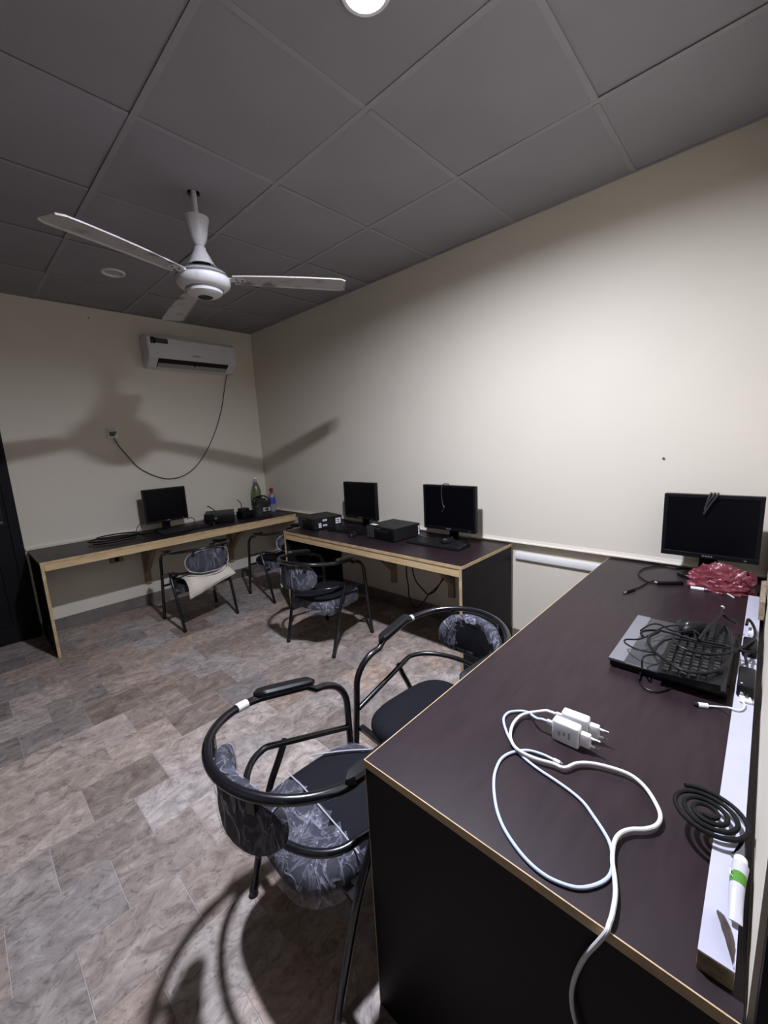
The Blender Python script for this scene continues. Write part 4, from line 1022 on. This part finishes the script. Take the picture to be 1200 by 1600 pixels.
bm = new(); bmesh.ops.create_uvsphere(bm, u_segments=14, v_segments=10, radius=0.0065, matrix=Matrix.Translation(Q)); obj('tip', bm, M_CHROME, t, world=True)
# power bricks against the wall
def brick(label, P, sx, sy, sz, rz, led=True):
    t = thing('power_adapter', label, 'adapter', P, rz, 'black power adapters by the wall')
    bm = new(); box(bm, (-sx / 2, -sy / 2, 0), (sx / 2, sy / 2, sz), 0.005, 2); obj('body', bm, M_BLK, t)
    bm = new(); tube(bm, [V((-sx / 2 - 0.012, 0, sz / 2)), V((-sx / 2 + 0.002, 0, sz / 2))], lambda q: 0.003 + 0.002 * q, 8); obj('strain_relief', bm, M_CABLE, t)
    if led:
        bm = new(); lathe(bm, [(0.0022, sz - 0.001), (0.0022, sz + 0.0008)], 8, c=(-sx / 2 + 0.012, sy / 4, 0)); obj('indicator', bm, M_PAPER, t)
brick('black power adapter lying on the white board by the laptop', (1.335, -0.003, BZ), 0.115, 0.034, 0.034, 0.0)
brick('smaller black power adapter behind the keyboard on the laptop', (1.57, -0.003, BZ), 0.090, 0.034, 0.030, 0.0, False)
cable([V((1.395, -0.003, BZ + 0.017)), V((1.42, 0.0, BZ + 0.03)), V((1.46, 0.005, BZ + 0.035)), V((1.50, 0.000, BZ + 0.03)), V((1.515, -0.002, BZ + 0.018))], 0.0035, M_CABLE, 'short black lead between the two power adapters')
P = pz(1185, 990, BZ + 0.012)
t = thing('white_plug', 'white plug tangled with the black cables by the wall', 'plug', (1.70, -0.004, BZ))
bm = new(); box(bm, (-0.022, -0.012, 0), (0.022, 0.010, 0.022), 0.005, 2); obj('body', bm, M_WHITE, t)
for q in (-0.006, 0.006):
    bm = new(); tube(bm, [V((-0.038, q, 0.011)), V((-0.020, q, 0.011))], 0.002, 8); obj('pin', bm, M_CHROME, t)
# ================================================================== RED BAG AND SMALL THINGS
def redbag():
    bm = new(); n, m_ = 80, 40; rings = []
    for k in range(m_):
        v = -0.2 + (PI / 2 + 0.2) * k / (m_ - 1); row = []
        for i in range(n):
            q = 2 * PI * i / n; d = V((math.cos(v) * math.cos(q), math.cos(v) * math.sin(q), math.sin(v)))
            f = 1 + 0.30 * noise.noise(d * 1.7 + V((5, 0, 0))) + 0.28 * (0.25 - abs(noise.noise(V((d.x * 2.5, d.y * 2.5, d.z * 6)) + V((0, 3, 0))))) + 0.16 * (0.2 - abs(noise.noise(V((d.x * 6, d.y * 5, d.z * 9)) + V((2, 1, 0)))))
            x_, y_, z_ = d.x * 0.054 * f, d.y * 0.115 * f, max(0.0, d.z * 0.108 * f)
            if d.y < -0.3: z_ *= 1 + 0.45 * max(0, -d.y - 0.3) * (1 if d.z > 0.2 else 0)
            row.append(bm.verts.new((x_, y_, z_)))
        rings.append(row)
    for A, B in zip(rings, rings[1:]):
        for i in range(n): bm.faces.new((A[i], A[(i + 1) % n], B[(i + 1) % n], B[i]))
    bm.faces.new(rings[0][::-1]); bmesh.ops.remove_doubles(bm, verts=bm.verts[:], dist=1e-5)
    return bm
t = thing('plastic_bag', 'crumpled red plastic bag in front of the monitor', 'bag', (2.228, 0.112, ZT), 0.05)
obj('body', redbag(), M_BAGRED, t)
bm = new(); grid_surface(bm, lambda u, v: V((-0.045 + 0.05 * v + 0.006 * math.sin(u * 9), -0.060 - 0.055 * u, 0.055 + 0.045 * v * (1 - 0.4 * u) + 0.008 * math.sin(u * 7 + v * 3))), 9, 7)
bmesh.ops.solidify(bm, geom=bm.faces[:], thickness=0.0012); obj('knot_flap', bm, M_BAGRED, t)
# USB cable and card reader (black)
q = lambda *p: [pz(u, v, ZT + 0.005) for u, v in p]
t = thing('card_reader', 'black card reader with a looped cable on the near desk', 'adapter', q((1042, 910))[0])
A, B = q((1026, 911))[0], q((1066, 911))[0]; dirv = (B - A).normalized(); mxr = Matrix.Translation(((A + B) / 2).xy.to_3d() + V((0, 0, ZT))) @ Matrix.Rotation(math.atan2(dirv.y, dirv.x), 4, 'Z')
L_ = (B - A).length
bm = new(); box(bm, (-L_ / 2, -0.014, 0), (L_ / 2, 0.014, 0.014), 0.004, 2, mx=mxr); obj('body', bm, M_BLK, t, world=True)
bm = new(); box(bm, (-L_ / 2 - 0.008, -0.008, 0.002), (-L_ / 2 + 0.004, 0.008, 0.012), 0.002, mx=mxr); obj('metal_collar', bm, M_CHROME, t, world=True)
bm = new(); tube(bm, smooth_path(q((1022, 911), (1010, 908), (1000, 900), (998, 894), (1006, 888), (1022, 885), (1040, 885), (1058, 888), (1070, 888)), 5), 0.0034, 8); obj('lead', bm, M_CABLE, t, world=True)
cable(q((1022, 907), (1010, 911), (1000, 917), (990, 921)), 0.003, M_CABLE, 'short black cable crossing beside the card reader')
t = thing('usb_plug', 'black plug end with a metal tip on the near desk', 'plug', q((983, 924))[0])
bm = new(); tube(bm, q((991, 921), (979, 925)), 0.0058, 8); obj('grip', bm, M_BLK, t, world=True)
bm = new(); tube(bm, q((979, 925), (974, 926.5)), 0.0042, 8); obj('metal_tip', bm, M_CHROME, t, world=True)
t = thing('white_usb_cable', 'short white cable with a white plug in front of the red bag', 'cable', q((1090, 919))[0])
bm = new(); tube(bm, q((1079, 918), (1100, 921)), 0.0075, 8); obj('plug', bm, M_WHITE, t, world=True)
bm = new(); tube(bm, smooth_path(q((1100, 921), (1112, 921), (1125, 923), (1137, 928), (1147, 934)), 5), 0.003, 8); obj('lead', bm, M_WCABLE, t, world=True)
t = thing('white_usb_cable', 'white cable with a black-tipped plug lying beside the laptop', 'cable', q((1098, 1101))[0])
bm = new(); tube(bm, q((1091, 1101), (1106, 1103)), 0.0065, 8); obj('plug', bm, M_WHITE, t, world=True)
bm = new(); tube(bm, q((1084, 1099.5), (1091, 1101)), 0.0050, 8); obj('metal_tip', bm, M_BLK2, t, world=True)
r_ = [pz(u, v, BZ + 0.004) for u, v in ((1140, 1106), (1155, 1110), (1163, 1105), (1162, 1098), (1155, 1094))]
bm = new(); tube(bm, smooth_path(q((1106, 1103), (1120, 1104)) + [pz(1132, 1105, ZT + 0.02)] + r_, 5), 0.0022, 8); obj('lead', bm, M_WCABLE, t, world=True)
P = pz(1156, 1090, BZ)
t = thing('cable_clip', 'small white clip block on the white board by the laptop', 'clip', (P.x, -0.004, BZ), 0.2)
bm = new(); box(bm, (-0.022, -0.011, 0), (0.022, 0.011, 0.008), 0.002); obj('base', bm, M_WHITE, t)
bm = new(); tube(bm, [V((0.004, -0.010, 0.012)), V((0.004, 0.010, 0.012))], 0.004, 8); obj('catch', bm, mat('pale_grey_plastic', (0.4, 0.4, 0.42), 0.4), t)
# chargers
def charger(label, x, y, cable_pts, m, rz=0.0, thick=0.013):
    t = thing('phone_charger', label, 'charger', (x, y, ZT), rz, 'white phone chargers on the near desk')
    bm = new(); box(bm, (-thick, -0.030, 0), (thick, 0.030, 0.052), 0.005, 3); bd = obj('body', bm, M_WHITE, t)
    bm = new(); box(bm, (-0.0075, -0.052, 0.010), (0.0075, -0.0302, 0.042), 0.003, 2); obj('plug_block', bm, M_WHITE, t)
    for z in (0.0165, 0.0355):
        bm = new(); tube(bm, [V((0, -0.0715, z)), V((0, -0.051, z))], 0.0022, 8); pn = obj('pin', bm, M_CHROME, t)
        bm = new(); tube(bm, [V((0, -0.061, z)), V((0, -0.0515, z))], 0.0025, 8); obj('pin_sleeve', bm, M_WHITE, pn)
    bm = new(); box(bm, (-0.004, 0.0302, 0.026), (0.004, 0.046, 0.037), 0.002, 2); obj('cable_plug', bm, M_WHITE, t)
    bm = new()
    for k in range(3): box(bm, (-thick - 0.0004, -0.012 + k * 0.011, 0.018 + 0.004 * (k % 2)), (-thick + 0.0005, -0.007 + k * 0.011, 0.034 - 0.003 * k))
    obj('print', bm, mat('pale_print', (0.35, 0.35, 0.36), 0.6), bd)
    return t
charger('white phone charger standing nearer the desk end', 0.888, 0.293, None, None)
charger('white phone charger standing behind the other one, towards the laptop', 0.929, 0.287, None, None, rz=0.04)
K = lambda pts, z=ZT + 0.0042: [pz(740 + a / 2.609, 1050 + b / 2.609, z) for a, b in pts]
st1 = [V((0.888, 0.340, ZT + 0.0315)), V((0.888, 0.352, ZT + 0.031)), V((0.890, 0.365, ZT + 0.026))]
st2 = [V((0.927, 0.334, ZT + 0.0315)), V((0.927, 0.346, ZT + 0.031)), V((0.928, 0.362, ZT + 0.026))]
blue = st1 + K([(215, 162), (170, 160), (138, 168), (122, 195), (135, 245), (160, 295), (200, 345), (262, 395), (330, 440), (400, 490), (450, 535), (490, 590), (530, 650), (556, 700), (566, 750), (564, 805), (545, 842), (500, 868), (440, 880), (380, 870), (300, 835), (230, 780), (170, 710), (120, 630), (92, 550), (82, 460), (90, 400), (115, 352), (160, 327), (220, 320), (280, 336), (325, 357)])
for i in range(3, len(blue)): pass
cable(blue, 0.0031, M_BCABLE, 'pale blue charging cable laid in a big loop on the near desk', n=5, seg=9)
t = thing('cable_connector', 'white cable connector with a metal tip at the end of the loop', 'connector', K([(340, 366)])[0])
bm = new(); tube(bm, K([(327, 358), (352, 371)]), 0.0045, 9); obj('grip', bm, M_WHITE, t, world=True)
bm = new(); tube(bm, K([(352, 371), (364, 378)]), 0.0034, 9); obj('metal_tip', bm, M_CHROME, t, world=True)
wh = st2 + K([(205, 172)], ZT + 0.012) + K([(165, 205), (150, 250), (158, 290), (188, 322)], ZT + 0.0125) + K([(250, 352), (320, 372), (370, 390), (420, 372), (480, 372), (560, 390), (640, 420), (700, 470), (745, 540), (762, 590), (745, 625), (700, 640), (640, 642), (595, 660), (572, 700), (566, 770), (575, 840), (578, 910), (565, 990)], ZT + 0.0115)
e_ = pX(740 + 540 / 2.609, 1050 + 1062 / 2.609, 0.5395)
wh += [pz(740 + 552 / 2.609, 1050 + 1030 / 2.609, ZT + 0.008), V((0.541, e_.y, ZT + 0.003))]
wh += [pX(740 + a / 2.609, 1050 + b / 2.609, 0.537) for a, b in ((505, 1105), (455, 1160), (418, 1230), (400, 1300), (403, 1370), (418, 1435), (440, 1500))]
cable(wh, 0.0036, M_WCABLE, 'white charging cable running across and over the near desk end', n=5, seg=9)
# mosquito coil on its stand
t = thing('mosquito_coil', 'black spiral mosquito coil tilted on a stand over the white board', 'coil', (0.80, 0.020, ZT + 0.03))
Cc = V((0.812, 0.0285, ZT + 0.047)); ux = V((0.998, 0.0, -0.06)); uy = V((0.0, 1.0, 0.04)).normalized()
pts = []
for k in range(130):
    q_ = 3.7 * 2 * PI * k / 129 + 2.6; rr = 0.009 + 0.049 * k / 129
    pts.append(Cc + ux * rr * math.cos(q_) + uy * rr * math.sin(q_))
bm = new(); tube(bm, pts, 0.0039, 8); obj('spiral', bm, M_COIL, t, world=True)
sx_ = pz(1170, 1318, BZ)
bm = new()
vs = [bm.verts.new(p) for p in ((0.790, -0.024, BZ), (0.760, -0.006, BZ), (0.742, -0.024, BZ))]; tp_ = bm.verts.new((0.795, -0.020, BZ + 0.020))
bm.faces.new(vs)
for i in range(3): bm.faces.new((vs[i], vs[(i + 1) % 3], tp_))
obj('stand', bm, M_BLK, t, world=True)
# squeezed tube
A = pz(1156, 1340, BZ + 0.014); B = pz(1160, 1452, BZ + 0.012)
t = thing('ointment_tube', 'squeezed white tube with a green band lying by the wall', 'tube', (0.70, -0.012, BZ))
bm = new(); rows = []
NT = 14
for k in range(NT + 1):
    s_ = k / NT; x = 0.735 - 0.095 * s_; hw = 0.0105 - 0.003 * s_; hz = 0.0100 * (1 - s_) ** 0.7 + 0.0014
    yy = -0.018 + 0.002 * math.sin(s_ * 3)
    rows.append([V((x, yy + hw * math.cos(a), BZ + 0.0125 + hz * math.sin(a) + 0.004 * s_ * math.sin(5 * s_))) for a in [2 * PI * i / 18 for i in range(18)]])
def band(k0, k1, grow=0.0):
    b_ = new(); G = [[b_.verts.new(p + V((0, 0, 0))) for p in rows[k]] for k in range(k0, k1 + 1)]
    for A_, B_ in zip(G, G[1:]):
        for i in range(18): b_.faces.new((A_[i], A_[(i + 1) % 18], B_[(i + 1) % 18], B_[i]))
    b_.faces.new(G[0][::-1]); b_.faces.new(G[-1]); return b_
M_TUBEW = mat('tube_white', (0.48, 0.47, 0.52), 0.4)
obj('shoulder', band(0, 3), M_TUBEW, t, world=True); gb = obj('green_band', band(3, 6), M_GREEN, t, world=True); obj('body', band(6, NT), M_TUBEW, t, world=True)
fc = bpy.data.curves.new('letter', 'FONT'); fc.body = 'D'; fc.size = 0.016; fc.extrude = 0.0003; fc.align_x = 'CENTER'; fc.align_y = 'CENTER'
fo = bpy.data.objects.new('letter_tmp', fc); COL.objects.link(fo); dg = bpy.context.evaluated_depsgraph_get(); me = bpy.data.meshes.new_from_object(fo.evaluated_get(dg)); bpy.data.objects.remove(fo)
bm = new(); bm.from_mesh(me); bmesh.ops.transform(bm, matrix=Matrix.Translation((0.706, -0.0105, BZ + 0.0205)) @ Matrix.Rotation(0.55, 4, 'X') @ Matrix.Rotation(PI, 4, 'Z') @ Matrix.Rotation(PI / 2, 4, 'Z'), verts=bm.verts[:]); obj('letter', bm, M_WHITE, gb, world=True)
bm = new(); lathe(bm, [(0.0085, 0), (0.0085, 0.013), (0.007, 0.015)], 18); bmesh.ops.rotate(bm, matrix=Matrix.Rotation(PI / 2, 3, 'Y'), verts=bm.verts[:]); bmesh.ops.translate(bm, vec=(0.7355, -0.018, BZ + 0.0125), verts=bm.verts[:]); obj('cap', bm, M_WHITE, t, world=True)
# foil wrapper
bm = new()
grid_surface(bm, lambda u, v: V((0.648 - 0.066 * u, -0.002 - 0.016 * u + (v - 0.5) * 0.018 * math.sin(PI * (0.08 + 0.92 * u) ** 0.8), BZ + 0.0015 + 0.020 * v * math.sin(PI * (0.05 + 0.9 * u)) + 0.002 * noise.noise(V((u * 9, v * 5, 1))))), 16, 8)
bmesh.ops.solidify(bm, geom=bm.faces[:], thickness=0.0006)
solo('candy_wrapper', bm, M_FOIL, 'crumpled brown and silver wrapper on the white board end', 'wrapper')
# chipboard offcut on edge against the wall
t = thing('chipboard_offcut', 'rough chipboard offcut standing on the white board against the wall', 'offcut', (2.0, -0.022, BZ))
bm = new(); box(bm, (1.86, -0.031, BZ), (2.11, -0.016, BZ + 0.075), 0.0015); bmesh.ops.subdivide_edges(bm, edges=bm.edges[:], cuts=3, use_grid_fill=True)
for v in bm.verts:
    if v.co.z > BZ + 0.003: v.co += V((noise.noise(v.co * 40) * 0.004, noise.noise(v.co * 55) * 0.002, noise.noise(v.co * 30) * 0.008 - 0.004))
obj('slab', bm, M_CHIP, t, world=True)
